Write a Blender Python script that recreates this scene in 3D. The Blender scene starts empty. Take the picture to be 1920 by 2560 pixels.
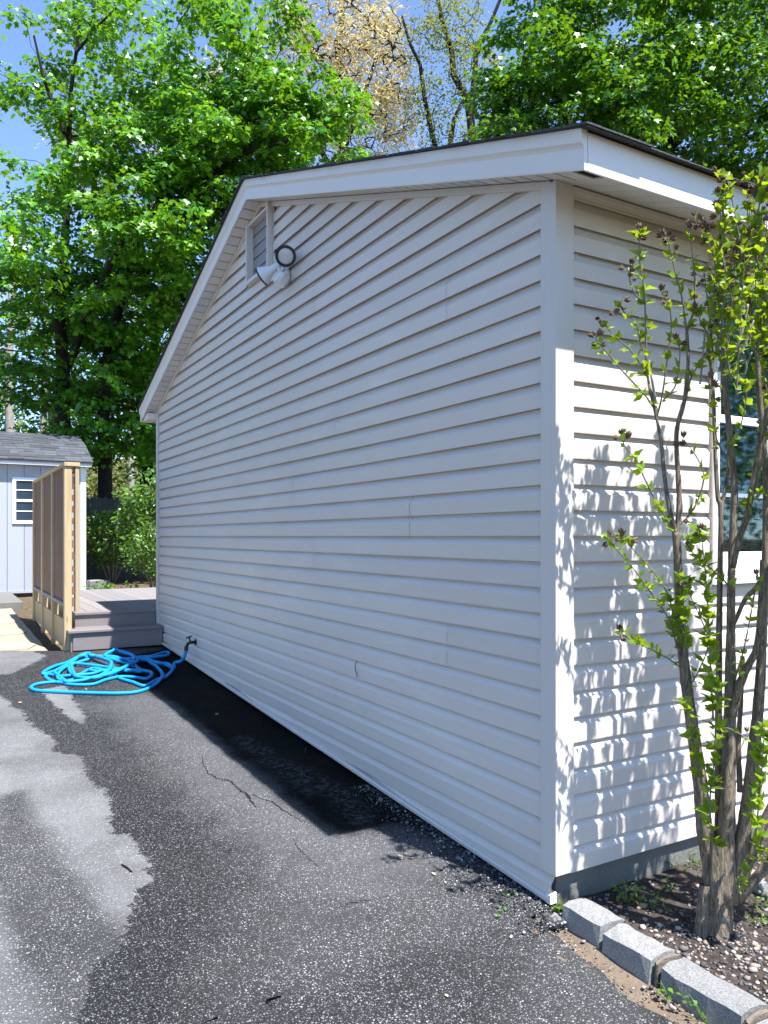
import bpy, math, random
import numpy as np
from mathutils import Vector, Matrix

random.seed(7)
rng = np.random.default_rng(7)
SC = bpy.context.scene
COL = SC.collection

# ------------------------------------------------------------------ camera
F, CX, HY = 1923.0, 960.0, 1340.0
CAM = np.array([-2.08, -2.26, 1.42])
YAW = math.radians(30.0)
FWD = np.array([math.sin(YAW), math.cos(YAW), 0.0])
RGT = np.array([math.cos(YAW), -math.sin(YAW), 0.0])
cd = bpy.data.cameras.new('camera')
cam = bpy.data.objects.new('camera', cd)
COL.objects.link(cam)
cam.location = CAM.tolist()
cam.rotation_euler = (math.radians(90), 0, -YAW)
cd.sensor_fit = 'HORIZONTAL'
cd.sensor_width = 36.0
cd.lens = 36.0 * F / 1920.0
cd.shift_y = (HY - 1280.0) / 1920.0
cd.clip_start = 0.05
cd.clip_end = 2000.0
SC.camera = cam
SC.render.resolution_x, SC.render.resolution_y = 768, 1024

# ------------------------------------------------------------------ light
LDIR = Vector((-0.254, 1.0, -2.12)).normalized()      # direction the sunlight travels
ELEV = math.asin(-LDIR.z)
w = bpy.data.worlds.new('World')
SC.world = w
w.use_nodes = True
nt = w.node_tree
nt.nodes.clear()
sky = nt.nodes.new('ShaderNodeTexSky')
sky.sky_type = 'NISHITA'
sky.sun_disc = False
sky.sun_elevation = ELEV
sky.sun_rotation = math.atan2(-LDIR.x, -LDIR.y)
sky.altitude = 50
sky.air_density = 0.62
sky.dust_density = 0.0
sky.ozone_density = 3.5
bg = nt.nodes.new('ShaderNodeBackground')
bg.inputs['Strength'].default_value = 0.15
wo = nt.nodes.new('ShaderNodeOutputWorld')
nt.links.new(sky.outputs[0], bg.inputs[0])
nt.links.new(bg.outputs[0], wo.inputs[0])
sl = bpy.data.lights.new('sun', 'SUN')
sl.energy = 4.4
sl.angle = math.radians(0.5)
sl.color = (1.0, 0.985, 0.965)
so = bpy.data.objects.new('sun', sl)
COL.objects.link(so)
so.rotation_euler = LDIR.to_track_quat('-Z', 'Y').to_euler()
so.location = (3, -10, 20)

vs = SC.view_settings
vs.view_transform = 'Standard'
vs.look = 'None'
vs.exposure = 1.60
vs.gamma = 1.0
vs.use_curve_mapping = False
SC.cycles.max_bounces = 8
SC.cycles.diffuse_bounces = 4
SC.cycles.transmission_bounces = 6
SC.cycles.transparent_max_bounces = 8
SC.cycles.sample_clamp_indirect = 6.0

# ------------------------------------------------------------------ helpers
def unproj(px, py, Z):
    X = (px - CX) / F * Z
    h = (HY - py) / F * Z
    p = CAM + FWD * Z + RGT * X
    return np.array([p[0], p[1], CAM[2] + h])

def gz(x, y):
    """height of the lie of the land"""
    y = np.asarray(y, dtype=float)
    a = -0.035 + 0.046 * np.clip(y, -6.0, 6.2)
    a = a + 0.012 * np.clip(y - 6.2, 0, 12.0)
    a = a + 0.17 * np.clip(y - 21.0, 0, 45.0)
    return a

def onground(px, py, dz=0.0):
    z = 0.0
    for _ in range(25):
        Z = (CAM[2] - z) * F / max(py - HY, 1e-3)
        p = unproj(px, py, Z)
        z = float(gz(p[0], p[1])) + dz
    p[2] = z
    return p

class MB:
    def __init__(s):
        s.v = []; s.f = []
    def box(s, a, b):
        x0, y0, z0 = a; x1, y1, z1 = b
        n = len(s.v)
        s.v += [(x0,y0,z0),(x1,y0,z0),(x1,y1,z0),(x0,y1,z0),(x0,y0,z1),(x1,y0,z1),(x1,y1,z1),(x0,y1,z1)]
        s.f += [tuple(n+i for i in q) for q in ((0,3,2,1),(4,5,6,7),(0,1,5,4),(1,2,6,5),(2,3,7,6),(3,0,4,7))]
        return s
    def bbox(s, a, b, r=0.004):
        """box whose vertical and top edges are chamfered"""
        x0, y0, z0 = a; x1, y1, z1 = b
        r = min(r, (x1-x0)*.45, (y1-y0)*.45, (z1-z0)*.45)
        def ring(ins, z):
            i = ins; c = r
            return [(x0+i+c,y0+i,z),(x1-i-c,y0+i,z),(x1-i,y0+i+c,z),(x1-i,y1-i-c,z),
                    (x1-i-c,y1-i,z),(x0+i+c,y1-i,z),(x0+i,y1-i-c,z),(x0+i,y0+i+c,z)]
        n = len(s.v)
        s.v += ring(0, z0) + ring(0, z1-r) + ring(r, z1)
        for k in range(2):
            for i in range(8):
                j = (i+1) % 8
                s.f.append((n+8*k+i, n+8*k+j, n+8*k+8+j, n+8*k+8+i))
        s.f.append(tuple(n+16+i for i in range(8)))
        s.f.append(tuple(n+7-i for i in range(8)))
        return s
    def prism(s, poly, fn0, fn1):
        """poly: 2d points; fn0/fn1 map a 2d point to 3d at either end"""
        n = len(s.v); k = len(poly)
        s.v += [tuple(fn0(p)) for p in poly] + [tuple(fn1(p)) for p in poly]
        for i in range(k):
            j = (i+1) % k
            s.f.append((n+i, n+j, n+k+j, n+k+i))
        s.f.append(tuple(n+k-1-i for i in range(k)))
        s.f.append(tuple(n+k+i for i in range(k)))
        return s
    def tube(s, pts, rad, n=8, cap=True, rough=0.0):
        pts = [Vector(p) for p in pts]
        if not hasattr(rad, '__len__'):
            rad = [rad]*len(pts)
        base = len(s.v)
        t = (pts[1]-pts[0]).normalized()
        up = Vector((0,0,1)) if abs(t.z) < .9 else Vector((1,0,0))
        nrm = t.cross(up).normalized()
        for i, p in enumerate(pts):
            if i == 0: tt = pts[1]-pts[0]
            elif i == len(pts)-1: tt = pts[-1]-pts[-2]
            else: tt = pts[i+1]-pts[i-1]
            if tt.length < 1e-9: tt = t
            tt = tt.normalized()
            nrm = nrm - tt*nrm.dot(tt)
            if nrm.length < 1e-6: nrm = tt.orthogonal()
            nrm.normalize()
            b = tt.cross(nrm)
            for k in range(n):
                a = 2*math.pi*k/n
                rr = rad[i]*(1+rough*random.uniform(-1,1))
                q = p + (nrm*math.cos(a)+b*math.sin(a))*rr
                s.v.append((q.x,q.y,q.z))
        for i in range(len(pts)-1):
            for k in range(n):
                j = (k+1) % n
                s.f.append((base+i*n+k, base+i*n+j, base+(i+1)*n+j, base+(i+1)*n+k))
        if cap:
            s.f.append(tuple(base+n-1-k for k in range(n)))
            e = base+(len(pts)-1)*n
            s.f.append(tuple(e+k for k in range(n)))
        return s
    def lathe(s, prof, M, n=20):
        """prof: (radius, height) list, revolved about local z, moved by matrix M"""
        base = len(s.v)
        for r, h in prof:
            for k in range(n):
                a = 2*math.pi*k/n
                q = M @ Vector((r*math.cos(a), r*math.sin(a), h))
                s.v.append((q.x,q.y,q.z))
        for i in range(len(prof)-1):
            for k in range(n):
                j = (k+1) % n
                s.f.append((base+i*n+k, base+i*n+j, base+(i+1)*n+j, base+(i+1)*n+k))
        s.f.append(tuple(base+n-1-k for k in range(n)))
        e = base+(len(prof)-1)*n
        s.f.append(tuple(e+k for k in range(n)))
        return s
    def mesh(s, name, smooth=False):
        me = bpy.data.meshes.new(name)
        me.from_pydata(s.v, [], s.f)
        if smooth:
            me.polygons.foreach_set('use_smooth', [True]*len(me.polygons))
        me.update()
        return me
    def build(s, name, mat, parent=None, smooth=False):
        return link(name, s.mesh(name, smooth), mat, parent)

def link(name, me, mat, parent=None):
    if mat is not None and len(me.materials) == 0:
        me.materials.append(mat)
    o = bpy.data.objects.new(name, me)
    COL.objects.link(o)
    if parent is not None:
        o.parent = parent
    return o

def tag(o, label=None, cat=None, group=None, kind=None):
    if label: o['label'] = label
    if cat: o['category'] = cat
    if group: o['group'] = group
    if kind: o['kind'] = kind
    return o

def empty(name, label, cat, group=None):
    o = bpy.data.objects.new(name, None)
    o.empty_display_size = 0.1
    COL.objects.link(o)
    return tag(o, label, cat, group)

def np_mesh(name, V, T, smooth=False):
    """V (n,3) floats, T (m,k) ints, all faces k-gons"""
    V = np.asarray(V, dtype=np.float32); T = np.asarray(T, dtype=np.int32)
    me = bpy.data.meshes.new(name)
    me.vertices.add(len(V)); me.vertices.foreach_set('co', V.ravel())
    m, k = T.shape
    me.loops.add(m*k); me.loops.foreach_set('vertex_index', T.ravel())
    me.polygons.add(m)
    me.polygons.foreach_set('loop_start', np.arange(0, m*k, k, dtype=np.int32))
    me.polygons.foreach_set('loop_total', np.full(m, k, dtype=np.int32))
    if smooth:
        me.polygons.foreach_set('use_smooth', np.ones(m, dtype=bool))
    me.update(calc_edges=True)
    me.validate()
    return me

# ------------------------------------------------------------------ materials
class NT:
    def __init__(s, name):
        s.m = bpy.data.materials.new(name)
        s.m.use_nodes = True
        s.t = s.m.node_tree
        s.t.nodes.clear()
        s.out = s.n('ShaderNodeOutputMaterial')
        s.b = s.n('ShaderNodeBsdfPrincipled')
        s.l(s.b.outputs[0], s.out.inputs[0])
        s.tc = s.n('ShaderNodeTexCoord')
    def n(s, t, **kw):
        x = s.t.nodes.new(t)
        for k, v in kw.items(): setattr(x, k, v)
        return x
    def l(s, a, b): s.t.links.new(a, b)
    def coord(s, scale=(1,1,1), out='Object'):
        mp = s.n('ShaderNodeMapping')
        mp.inputs['Scale'].default_value = scale
        s.l(s.tc.outputs[out], mp.inputs[0])
        return mp.outputs[0]
    def noise(s, scale, detail=4, rough=.55, vec=None, dist=0.0):
        x = s.n('ShaderNodeTexNoise')
        x.inputs['Scale'].default_value = scale
        x.inputs['Detail'].default_value = detail
        x.inputs['Roughness'].default_value = rough
        x.inputs['Distortion'].default_value = dist
        s.l(vec if vec is not None else s.tc.outputs['Object'], x.inputs['Vector'])
        return x.outputs['Fac']
    def voro(s, scale, vec=None, feature='F1'):
        x = s.n('ShaderNodeTexVoronoi', feature=feature)
        x.inputs['Scale'].default_value = scale
        s.l(vec if vec is not None else s.tc.outputs['Object'], x.inputs['Vector'])
        return x
    def ramp(s, fac, stops):
        r = s.n('ShaderNodeValToRGB')
        e = r.color_ramp.elements
        while len(e) < len(stops): e.new(0.5)
        for el, (p, c) in zip(e, stops):
            el.position = p
            el.color = (c[0], c[1], c[2], 1) if hasattr(c, '__len__') else (c, c, c, 1)
        s.l(fac, r.inputs[0])
        return r.outputs[0]
    def mix(s, fac, a, b, mode='MIX'):
        x = s.n('ShaderNodeMix', data_type='RGBA', blend_type=mode)
        for sock, v in ((x.inputs[0], fac), (x.inputs[6], a), (x.inputs[7], b)):
            if isinstance(v, (int, float)): sock.default_value = v
            elif isinstance(v, tuple): sock.default_value = (v[0], v[1], v[2], 1)
            else: s.l(v, sock)
        return x.outputs[2]
    def math(s, op, a, b=0.0, c=None):
        x = s.n('ShaderNodeMath', operation=op)
        for i, v in enumerate((a, b, c)):
            if v is None: continue
            if isinstance(v, (int, float)): x.inputs[i].default_value = v
            else: s.l(v, x.inputs[i])
        return x.outputs[0]
    def mapr(s, v, a, b, c=0.0, d=1.0, smooth=True):
        x = s.n('ShaderNodeMapRange')
        x.interpolation_type = 'SMOOTHSTEP' if smooth else 'LINEAR'
        s.l(v, x.inputs[0])
        for i, q in enumerate((a, b, c, d)): x.inputs[i+1].default_value = q
        return x.outputs[0]
    def attr(s, name):
        x = s.n('ShaderNodeAttribute', attribute_name=name)
        return x.outputs['Fac']
    def bump(s, h, strength=.3, dist=.01, prev=None):
        b = s.n('ShaderNodeBump')
        b.inputs['Strength'].default_value = strength
        b.inputs['Distance'].default_value = dist
        s.l(h, b.inputs['Height'])
        if prev is not None: s.l(prev, b.inputs['Normal'])
        return b.outputs[0]
    def fin(s, color=None, rough=None, normal=None, spec=None, metal=None):
        for nm, v in (('Base Color', color), ('Roughness', rough), ('Specular IOR Level', spec), ('Metallic', metal)):
            if v is None: continue
            if isinstance(v, (int, float)): s.b.inputs[nm].default_value = v
            elif isinstance(v, tuple): s.b.inputs[nm].default_value = (v[0], v[1], v[2], 1)
            else: s.l(v, s.b.inputs[nm])
        if normal is not None: s.l(normal, s.b.inputs['Normal'])
        return s.m
    def objrand(s):
        return s.n('ShaderNodeObjectInfo').outputs['Random']
    def island(s):
        return s.n('ShaderNodeNewGeometry').outputs['Random Per Island']

def plain(name, c1, c2=None, scale=8, rough=.6, bump=.15, bscale=60, spec=.4, vary=0.0, stretch=(1,1,1), metal=0.0, bdist=.004):
    m = NT(name)
    c2 = c2 or tuple(x*.8 for x in c1)
    vec = m.coord(stretch)
    col = m.mix(m.noise(scale, 5, .6, vec), c1, c2)
    if vary:
        r = m.math('MULTIPLY_ADD', m.objrand(), vary*2, 1-vary)
        col = m.mix(1.0, col, r, 'MULTIPLY')
    nb = m.bump(m.noise(bscale, 4, .6, vec), bump, bdist)
    return m.fin(col, rough, nb, spec, metal)

def siding_material():
    m = NT('vinyl_siding')
    streak = m.coord((5, 5, 170))
    grain = m.noise(1.0, 4, .6, streak)
    patch = m.noise(1.1, 4, .6)
    fine = m.noise(14, 3, .6, m.coord((1, 1, 2.2)))
    col = m.mix(patch, (.59, .522, .474), (.672, .60, .548))
    brushed_sheen = m.noise(1.0, 5, .65, m.coord((3, 3, 26)))
    chalk = m.math('MULTIPLY', m.mapr(m.noise(1.3, 4, .55), .46, .72), m.mapr(brushed_sheen, .42, .66))  # chalky smears, streaked sideways to paint in soft sheen patches
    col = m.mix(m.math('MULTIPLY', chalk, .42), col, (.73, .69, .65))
    haze_ = m.mapr(m.noise(.6, 3, .5), .35, .65)
    col = m.mix(m.math('MULTIPLY', haze_, .10), col, (.42, .405, .385))
    spots = m.mapr(m.voro(22, m.coord((1, 1, 1))).outputs['Distance'], .035, .02)
    col = m.mix(m.math('MULTIPLY', m.math('MULTIPLY', spots, m.mapr(m.noise(4, 2), .55, .6)), .5), col, (.2, .19, .18))
    col = m.mix(1.0, col, m.math('MULTIPLY_ADD', m.objrand(), .05, .975), 'MULTIPLY')
    nb = m.bump(m.noise(1.0, 4, .65, m.coord((16, 16, 330))), .30, .0016)
    nb = m.bump(m.noise(3.0, 2), .10, .006, nb)
    ro = m.mapr(m.noise(.8, 2, .5), .3, .7, .37, .5)
    return m.fin(col, ro, nb, .45)

def leaf_material(name, lo, hi, tip, trans=.4, rough=.42, spec=.45, accent=(.52, .66), gain=1.0):
    m = NT(name)
    r = m.island()
    col = m.ramp(r, [(0.0, lo), (.55, hi), (1.0, tip)])
    big = m.noise(.9, 3)
    col = m.mix(m.mapr(big, accent[0], accent[1], 0, .7), col, tip)
    col = m.mix(m.mapr(m.noise(.55, 2), .5, .36, 0, .5), col, lo)
    m.fin(col, rough, None, spec)
    tr = m.n('ShaderNodeBsdfTranslucent')
    tcol = m.mix(.55, col, (tip[0]*2.2*gain, tip[1]*1.8*gain, tip[2]*.5))
    m.l(tcol, tr.inputs['Color'])
    mx = m.n('ShaderNodeMixShader')
    mx.inputs[0].default_value = trans
    m.l(m.b.outputs[0], mx.inputs[1]); m.l(tr.outputs[0], mx.inputs[2])
    m.l(mx.outputs[0], m.out.inputs[0])
    return m.m

def bark_material(name, a, b, scale=6, hi=None):
    m = NT(name)
    vec = m.coord((scale*5, scale*5, scale*.8))
    n1 = m.noise(1.0, 6, .7, vec, 1.2)
    n2 = m.noise(scale*1.5, 4, .6)
    col = m.ramp(n1, [(.34, a), (.5, tuple(.5*x+.5*y for x, y in zip(a, b))), (.64, b), (.8, hi or tuple(x*1.25 for x in b))])
    moss = m.mapr(n2, .52, .70)
    col = m.mix(m.math('MULTIPLY', moss, .45), col, tuple(x*.55 for x in b))
    nb = m.bump(n1, 1.0, .02)
    nb = m.bump(m.noise(scale*14, 3), .4, .004, nb)
    return m.fin(col, .9, nb, .15)

def asphalt_material():
    m = NT('asphalt')
    dryf = m.attr('dry'); band = m.attr('dark_band'); chalkf = m.attr('chalk')
    edge = m.math('MULTIPLY_ADD', m.noise(7, 5, .7), .16, -.08)
    edge2 = m.math('MULTIPLY_ADD', m.noise(34, 5, .75), .15, -.075)
    d = m.math('ADD', m.math('ADD', dryf, edge), edge2)
    dry = m.mapr(d, -.012, .012)
    fade = m.math('MULTIPLY', dry, m.attr('dryfade'))
    patch = m.noise(.9, 5, .6)
    patch2 = m.noise(2.7, 5, .65)
    wetc = m.ramp(patch, [(.3, (.013, .013, .0135)), (.5, (.024, .0238, .0235)), (.72, (.046, .045, .044))])
    damp = m.math('MULTIPLY', m.mapr(patch2, .5, .7), .55)
    wetc = m.mix(damp, wetc, (.045, .045, .046))
    wetc = m.mix(m.math('MULTIPLY', m.mapr(m.noise(1.6, 3), .56, .7), .35), wetc, (.058, .05, .039))
    dryc = m.ramp(patch2, [(.3, (.125, .124, .125)), (.7, (.19, .187, .187))])
    base = m.mix(fade, wetc, dryc)
    bn = m.math('MULTIPLY', m.mapr(m.math('ADD', band, m.math('MULTIPLY_ADD', m.noise(3, 4), .14, -.07)), -.09, .05), .88)  # soft-edged darker band across the left foreground
    base = m.mix(bn, base, (.022, .022, .0235))
    ck = m.math('MULTIPLY', m.mapr(m.math('ADD', chalkf, m.math('MULTIPLY_ADD', m.noise(6, 5, .7), .16, -.08)), -.06, .1), m.mapr(m.noise(30, 4, .7), .42, .6))
    base = m.mix(m.math('MULTIPLY', ck, .55), base, (.13, .132, .138))
    mud_shade = m.mapr(m.math('ADD', m.attr('mud_shade'), m.math('MULTIPLY_ADD', m.noise(2.5, 5, .65), .24, -.12)), -.07, .09)
    base = m.mix(m.math('MULTIPLY', mud_shade, m.math('MULTIPLY_ADD', ck, -.75, .96)), base, m.mix(m.mapr(m.noise(3.2, 5, .65), .4, .68), (.002, .0021, .0024), (.009, .0075, .006)))  # near-black shade tone painted over the asphalt, with a little mud brown
    near = m.mapr(m.math('ADD', dryf, m.math('MULTIPLY_ADD', m.noise(2.2, 4), .3, -.15)), -.60, -.22)
    near = m.math('MULTIPLY', near, m.math('SUBTRACT', 1.0, dry))
    base = m.mix(m.math('MULTIPLY', near, .65), base, (.012, .0122, .012))
    lift = m.math('MULTIPLY', m.math('SUBTRACT', 1.0, near), m.mapr(m.noise(1.2, 4, .6), .40, .62))
    base = m.mix(m.math('MULTIPLY', m.math('MULTIPLY', lift, m.math('SUBTRACT', 1.0, mud_shade)), .5), base, (.055, .054, .055))
    pl = m.mapr(m.math('ADD', m.attr('pale'), m.math('MULTIPLY_ADD', m.noise(4, 5, .7), .7, -.35)), .05, .5)
    base = m.mix(m.math('MULTIPLY', m.math('MULTIPLY', pl, m.math('SUBTRACT', 1.0, mud_shade)), .75), base, m.mix(m.noise(45, 4, .7), (.05, .05, .051), (.12, .119, .12)))
    # stone chips
    wob = m.n('ShaderNodeVectorMath', operation='ADD')
    m.l(m.tc.outputs['Object'], wob.inputs[0])
    nz = m.n('ShaderNodeTexNoise'); nz.inputs['Scale'].default_value = 160
    m.l(m.tc.outputs['Object'], nz.inputs['Vector'])
    sc = m.n('ShaderNodeVectorMath', operation='SCALE'); sc.inputs['Scale'].default_value = .006
    m.l(nz.outputs['Color'], sc.inputs[0]); m.l(sc.outputs[0], wob.inputs[1])
    chips = None; hgt = None
    for scl, thr, r0, mx in ((100, .40, .42, .95), (185, .28, .45, .85), (54, .86, .27, .95)):
        v = m.voro(scl, wob.outputs[0])
        sep = m.n('ShaderNodeSeparateColor'); m.l(v.outputs['Color'], sep.inputs[0])
        on = m.mapr(sep.outputs[0], thr, thr+.05)
        disc = m.mapr(v.outputs['Distance'], r0, r0*.55)
        k = m.math('MULTIPLY', m.math('MULTIPLY', on, disc), mx)
        bright = m.ramp(sep.outputs[1], [(.0, (.07, .07, .073)), (.45, (.16, .16, .165)), (.75, (.30, .30, .31)), (1, (.42, .415, .41))])
        if scl == 48: bright = m.mix(m.mapr(sep.outputs[2], .6, .7), bright, (.36, .30, .24))
        k = m.math('MULTIPLY', m.math('MULTIPLY', k, m.math('MULTIPLY_ADD', mud_shade, -.9, 1.0)), m.math('MULTIPLY_ADD', m.math('MAXIMUM', near, m.mapr(m.noise(2.6, 4), .55, .4)), -.38, 1.0))
        base = m.mix(k, base, bright)
        h = m.math('MULTIPLY', disc, .5)
        hgt = h if hgt is None else m.math('ADD', hgt, h)
    pits = m.mapr(m.noise(120, 3, .7), .38, .28)
    base = m.mix(m.math('MULTIPLY', pits, .6), base, (.012, .012, .013))
    nb = m.bump(m.math('ADD', hgt, m.math('MULTIPLY', m.noise(110, 4, .7), 1.2)), .75, .005)
    nb = m.bump(m.noise(2.0, 3), .25, .03, nb)
    ro = m.math('ADD', m.math('MULTIPLY', dry, .3), .52)
    return m.fin(base, ro, nb, m.math('MULTIPLY_ADD', mud_shade, -.12, .135))

def granite_material():
    m = NT('granite')
    a = m.noise(150, 5, .75); b = m.noise(9, 4)
    col = m.ramp(a, [(.30, (.10, .10, .10)), (.45, (.18, .178, .174)), (.6, (.26, .255, .245)), (.75, (.37, .36, .35))])
    col = m.mix(m.mapr(b, .55, .75, 0, .4), col, (.26, .25, .23))
    col = m.mix(1.0, col, m.math('MULTIPLY_ADD', m.objrand(), .3, .8), 'MULTIPLY')
    nb = m.bump(a, .5, .004)
    nb = m.bump(m.noise(22, 4), .6, .012, nb)
    return m.fin(col, .8, nb, .3)

def soil_material():
    m = NT('bed_soil')
    v = m.noise(28, 6, .75); b = m.noise(2, 4)
    col = m.ramp(v, [(.3, (.018, .014, .012)), (.5, (.055, .042, .036)), (.7, (.12, .095, .08)), (.85, (.22, .18, .16))])
    col = m.mix(m.mapr(b, .45, .7, 0, .4), col, (.13, .10, .085))
    return m.fin(col, .95, m.bump(v, 1.0, .02), .15)

def ground_material():
    m = NT('leaf_litter_ground')
    v = m.noise(14, 6, .75); b = m.noise(.25, 4)
    col = m.ramp(v, [(.3, (.05, .036, .022)), (.55, (.13, .095, .06)), (.8, (.26, .20, .14))])
    col = m.mix(m.mapr(b, .5, .65, 0, .6), col, (.05, .085, .02))
    return m.fin(col, .95, m.bump(v, 1.0, .03), .1)

def shingle_material(name, a, b, c):
    m = NT(name)
    n = m.noise(230, 3, .7)
    col = m.ramp(n, [(.35, a), (.55, b), (.75, c)])
    col = m.mix(1.0, col, m.math('MULTIPLY_ADD', m.objrand(), .55, .72), 'MULTIPLY')
    return m.fin(col, .92, m.bump(n, .6, .004), .2)

def wood_material(name, a, b, c=None, rough=.7):
    m = NT(name)
    oi = m.n('ShaderNodeObjectInfo')
    vec = m.coord((26, 26, 1.6))
    add = m.n('ShaderNodeVectorMath', operation='ADD')
    m.l(vec, add.inputs[0])
    cmb = m.n('ShaderNodeCombineXYZ'); sc = m.math('MULTIPLY', oi.outputs['Random'], 40)
    m.l(sc, cmb.inputs[0]); m.l(sc, cmb.inputs[2]); m.l(cmb.outputs[0], add.inputs[1])
    g = m.noise(1.0, 5, .6, add.outputs[0], .8)
    col = m.ramp(g, [(.3, a), (.55, b), (.8, c or a)])
    knots = m.mapr(m.voro(1.0, m.coord((9, 9, 2.2))).outputs['Distance'], .10, .05)
    col = m.mix(m.math('MULTIPLY', knots, .5), col, tuple(x*.35 for x in a))
    col = m.mix(1.0, col, m.math('MULTIPLY_ADD', oi.outputs['Random'], .24, .88), 'MULTIPLY')
    return m.fin(col, rough, m.bump(g, .3, .003), .3)

def deck_material():
    m = NT('composite_decking')
    g = m.noise(1.0, 4, .6, m.coord((70, 3, 70)))
    col = m.mix(g, (.185, .168, .168), (.25, .228, .225))
    col = m.mix(m.mapr(m.noise(5, 4), .5, .7, 0, .35), col, (.22, .20, .195))
    col = m.mix(1.0, col, m.math('MULTIPLY_ADD', m.objrand(), .2, .9), 'MULTIPLY')
    return m.fin(col, .6, m.bump(g, .2, .002), .35)

def deck_riser_material():
    m = NT('composite_fascia')
    g = m.noise(1.0, 4, .6, m.coord((3, 3, 70)))
    col = m.mix(g, (.15, .13, .13), (.225, .20, .20))
    return m.fin(col, .6, m.bump(g, .2, .002), .35)

def glass_material(name, tint=(.02, .03, .045)):
    m = NT(name)
    m.fin(m.mix(m.noise(2.0, 2), tint, tuple(x*1.6 for x in tint)), .04, None, .8)
    return m.m

def clear_pane_material():
    m = NT('window_glass')
    g = m.n('ShaderNodeBsdfGlossy'); g.inputs['Roughness'].default_value = .03
    t = m.n('ShaderNodeBsdfTransparent'); t.inputs['Color'].default_value = (.55, .66, .72, 1)
    fr = m.n('ShaderNodeFresnel'); fr.inputs['IOR'].default_value = 1.5
    dust = m.mapr(m.voro(55).outputs['Distance'], .06, .03)
    mx = m.n('ShaderNodeMixShader')
    m.l(m.math('MULTIPLY_ADD', fr.outputs[0], .45, .0), mx.inputs[0])
    m.l(t.outputs[0], mx.inputs[1]); m.l(g.outputs[0], mx.inputs[2])
    d = m.n('ShaderNodeBsdfDiffuse'); d.inputs['Color'].default_value = (.5, .55, .6, 1)
    mx2 = m.n('ShaderNodeMixShader')
    m.l(m.math('MULTIPLY', m.math('MULTIPLY', dust, m.mapr(m.noise(5, 2), .5, .56)), .35), mx2.inputs[0])
    m.l(mx.outputs[0], mx2.inputs[1]); m.l(d.outputs[0], mx2.inputs[2])
    m.l(mx2.outputs[0], m.out.inputs[0])
    return m.m

M = {}
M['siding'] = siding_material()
M['trim'] = plain('vinyl_trim', (.63, .57, .525), (.56, .505, .465), 3, .42, .05, 80, .45, stretch=(12, 12, .8))
M['white'] = plain('white_aluminium', (.76, .705, .66), (.69, .64, .60), 2, .42, .04, 40, .45)
M['soffit'] = plain('soffit_vinyl', (.72, .68, .645), (.65, .615, .58), 5, .5, .05, 60, .4, vary=.04)
def perf_material():
    m = NT('perforated_soffit')
    d = m.mapr(m.voro(150).outputs['Distance'], .32, .24)
    col = m.mix(m.math('MULTIPLY', d, .8), (.64, .635, .63), (.12, .12, .12))
    return m.fin(col, .55, m.bump(d, -.4, .002), .4)
M['perf'] = perf_material()
M['concrete'] = plain('concrete', (.19, .185, .172), (.11, .105, .097), 7, .9, .6, 45, .2, bdist=.01)
M['mortar'] = plain('mortar', (.19, .16, .125), (.12, .10, .08), 14, .95, .7, 70, .15, bdist=.008)
M['dark'] = plain('dark_recess', (.02, .02, .022), (.012, .012, .013), 4, .9, .1, 20, .1)
M['asphalt'] = asphalt_material()
M['granite'] = granite_material()
M['soil'] = soil_material()
M['ground'] = ground_material()
M['shingle'] = shingle_material('roof_shingle', (.025, .025, .028), (.07, .07, .075), (.19, .19, .195))
M['shed_shingle'] = shingle_material('shed_shingle', (.035, .037, .042), (.075, .08, .088), (.16, .165, .175))
M['cedar'] = wood_material('treated_pine', (.36, .255, .13), (.47, .355, .20), (.41, .295, .155))
M['brownboard'] = wood_material('brown_screen_board', (.105, .058, .042), (.185, .11, .082), (.145, .082, .062))
M['oldboard'] = wood_material('weathered_board', (.045, .04, .036), (.075, .068, .06), (.055, .05, .045))
M['deck'] = deck_material()
M['riser'] = deck_riser_material()
M['shedwall'] = plain('shed_wall_paint', (.345, .36, .39), (.32, .335, .365), 3, .6, .12, 1, .3, vary=.03, stretch=(60, 60, 2))
M['shedwhite'] = plain('shed_white_paint', (.78, .79, .80), (.72, .73, .75), 5, .5, .05, 40, .4)
M['shedglass'] = glass_material('shed_window_glass')
M['pane'] = clear_pane_material()
M['blind'] = plain('blind_slat', (.30, .36, .40), (.24, .30, .34), 6, .6, .05, 30, .3)
M['curtain'] = plain('dark_curtain', (.03, .05, .075), (.02, .035, .055), 3, .9, .1, 20, .1)
M['lampwhite'] = plain('lamp_white_enamel', (.74, .74, .75), (.68, .68, .69), 4, .35, .03, 40, .5)
M['lampglass'] = plain('lamp_lens', (.42, .41, .42), (.62, .60, .60), 26, .22, .4, 60, .6)
M['black'] = plain('black_rubber', (.015, .015, .017), (.03, .03, .032), 20, .55, .1, 60, .4)
M['brass'] = plain('aged_brass', (.06, .045, .03), (.03, .025, .02), 30, .45, .2, 90, .5, metal=.6)
M['hose'] = plain('blue_hose_sleeve', (.004, .27, .58), (.003, .22, .52), 30, .55, .5, 420, .35)
M['flag'] = plain('tan_flagstone', (.44, .36, .26), (.34, .27, .19), 4, .85, .5, 30, .2, vary=.12)
M['sand'] = plain('sandy_soil', (.21, .16, .115), (.10, .078, .058), 16, .95, .8, 60, .1, bdist=.012)
M['bark'] = bark_material('maple_bark', (.012, .010, .009), (.045, .038, .033))
M['palebark'] = bark_material('pale_bark', (.22, .20, .18), (.38, .36, .33), 3)
M['shrubbark'] = bark_material('shrub_bark', (.095, .07, .048), (.41, .33, .245), 16, (.60, .51, .40))
M['shoot'] = plain('shoot_bark', (.13, .105, .085), (.22, .19, .165), 40, .8, .3, 120, .2)
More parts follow.
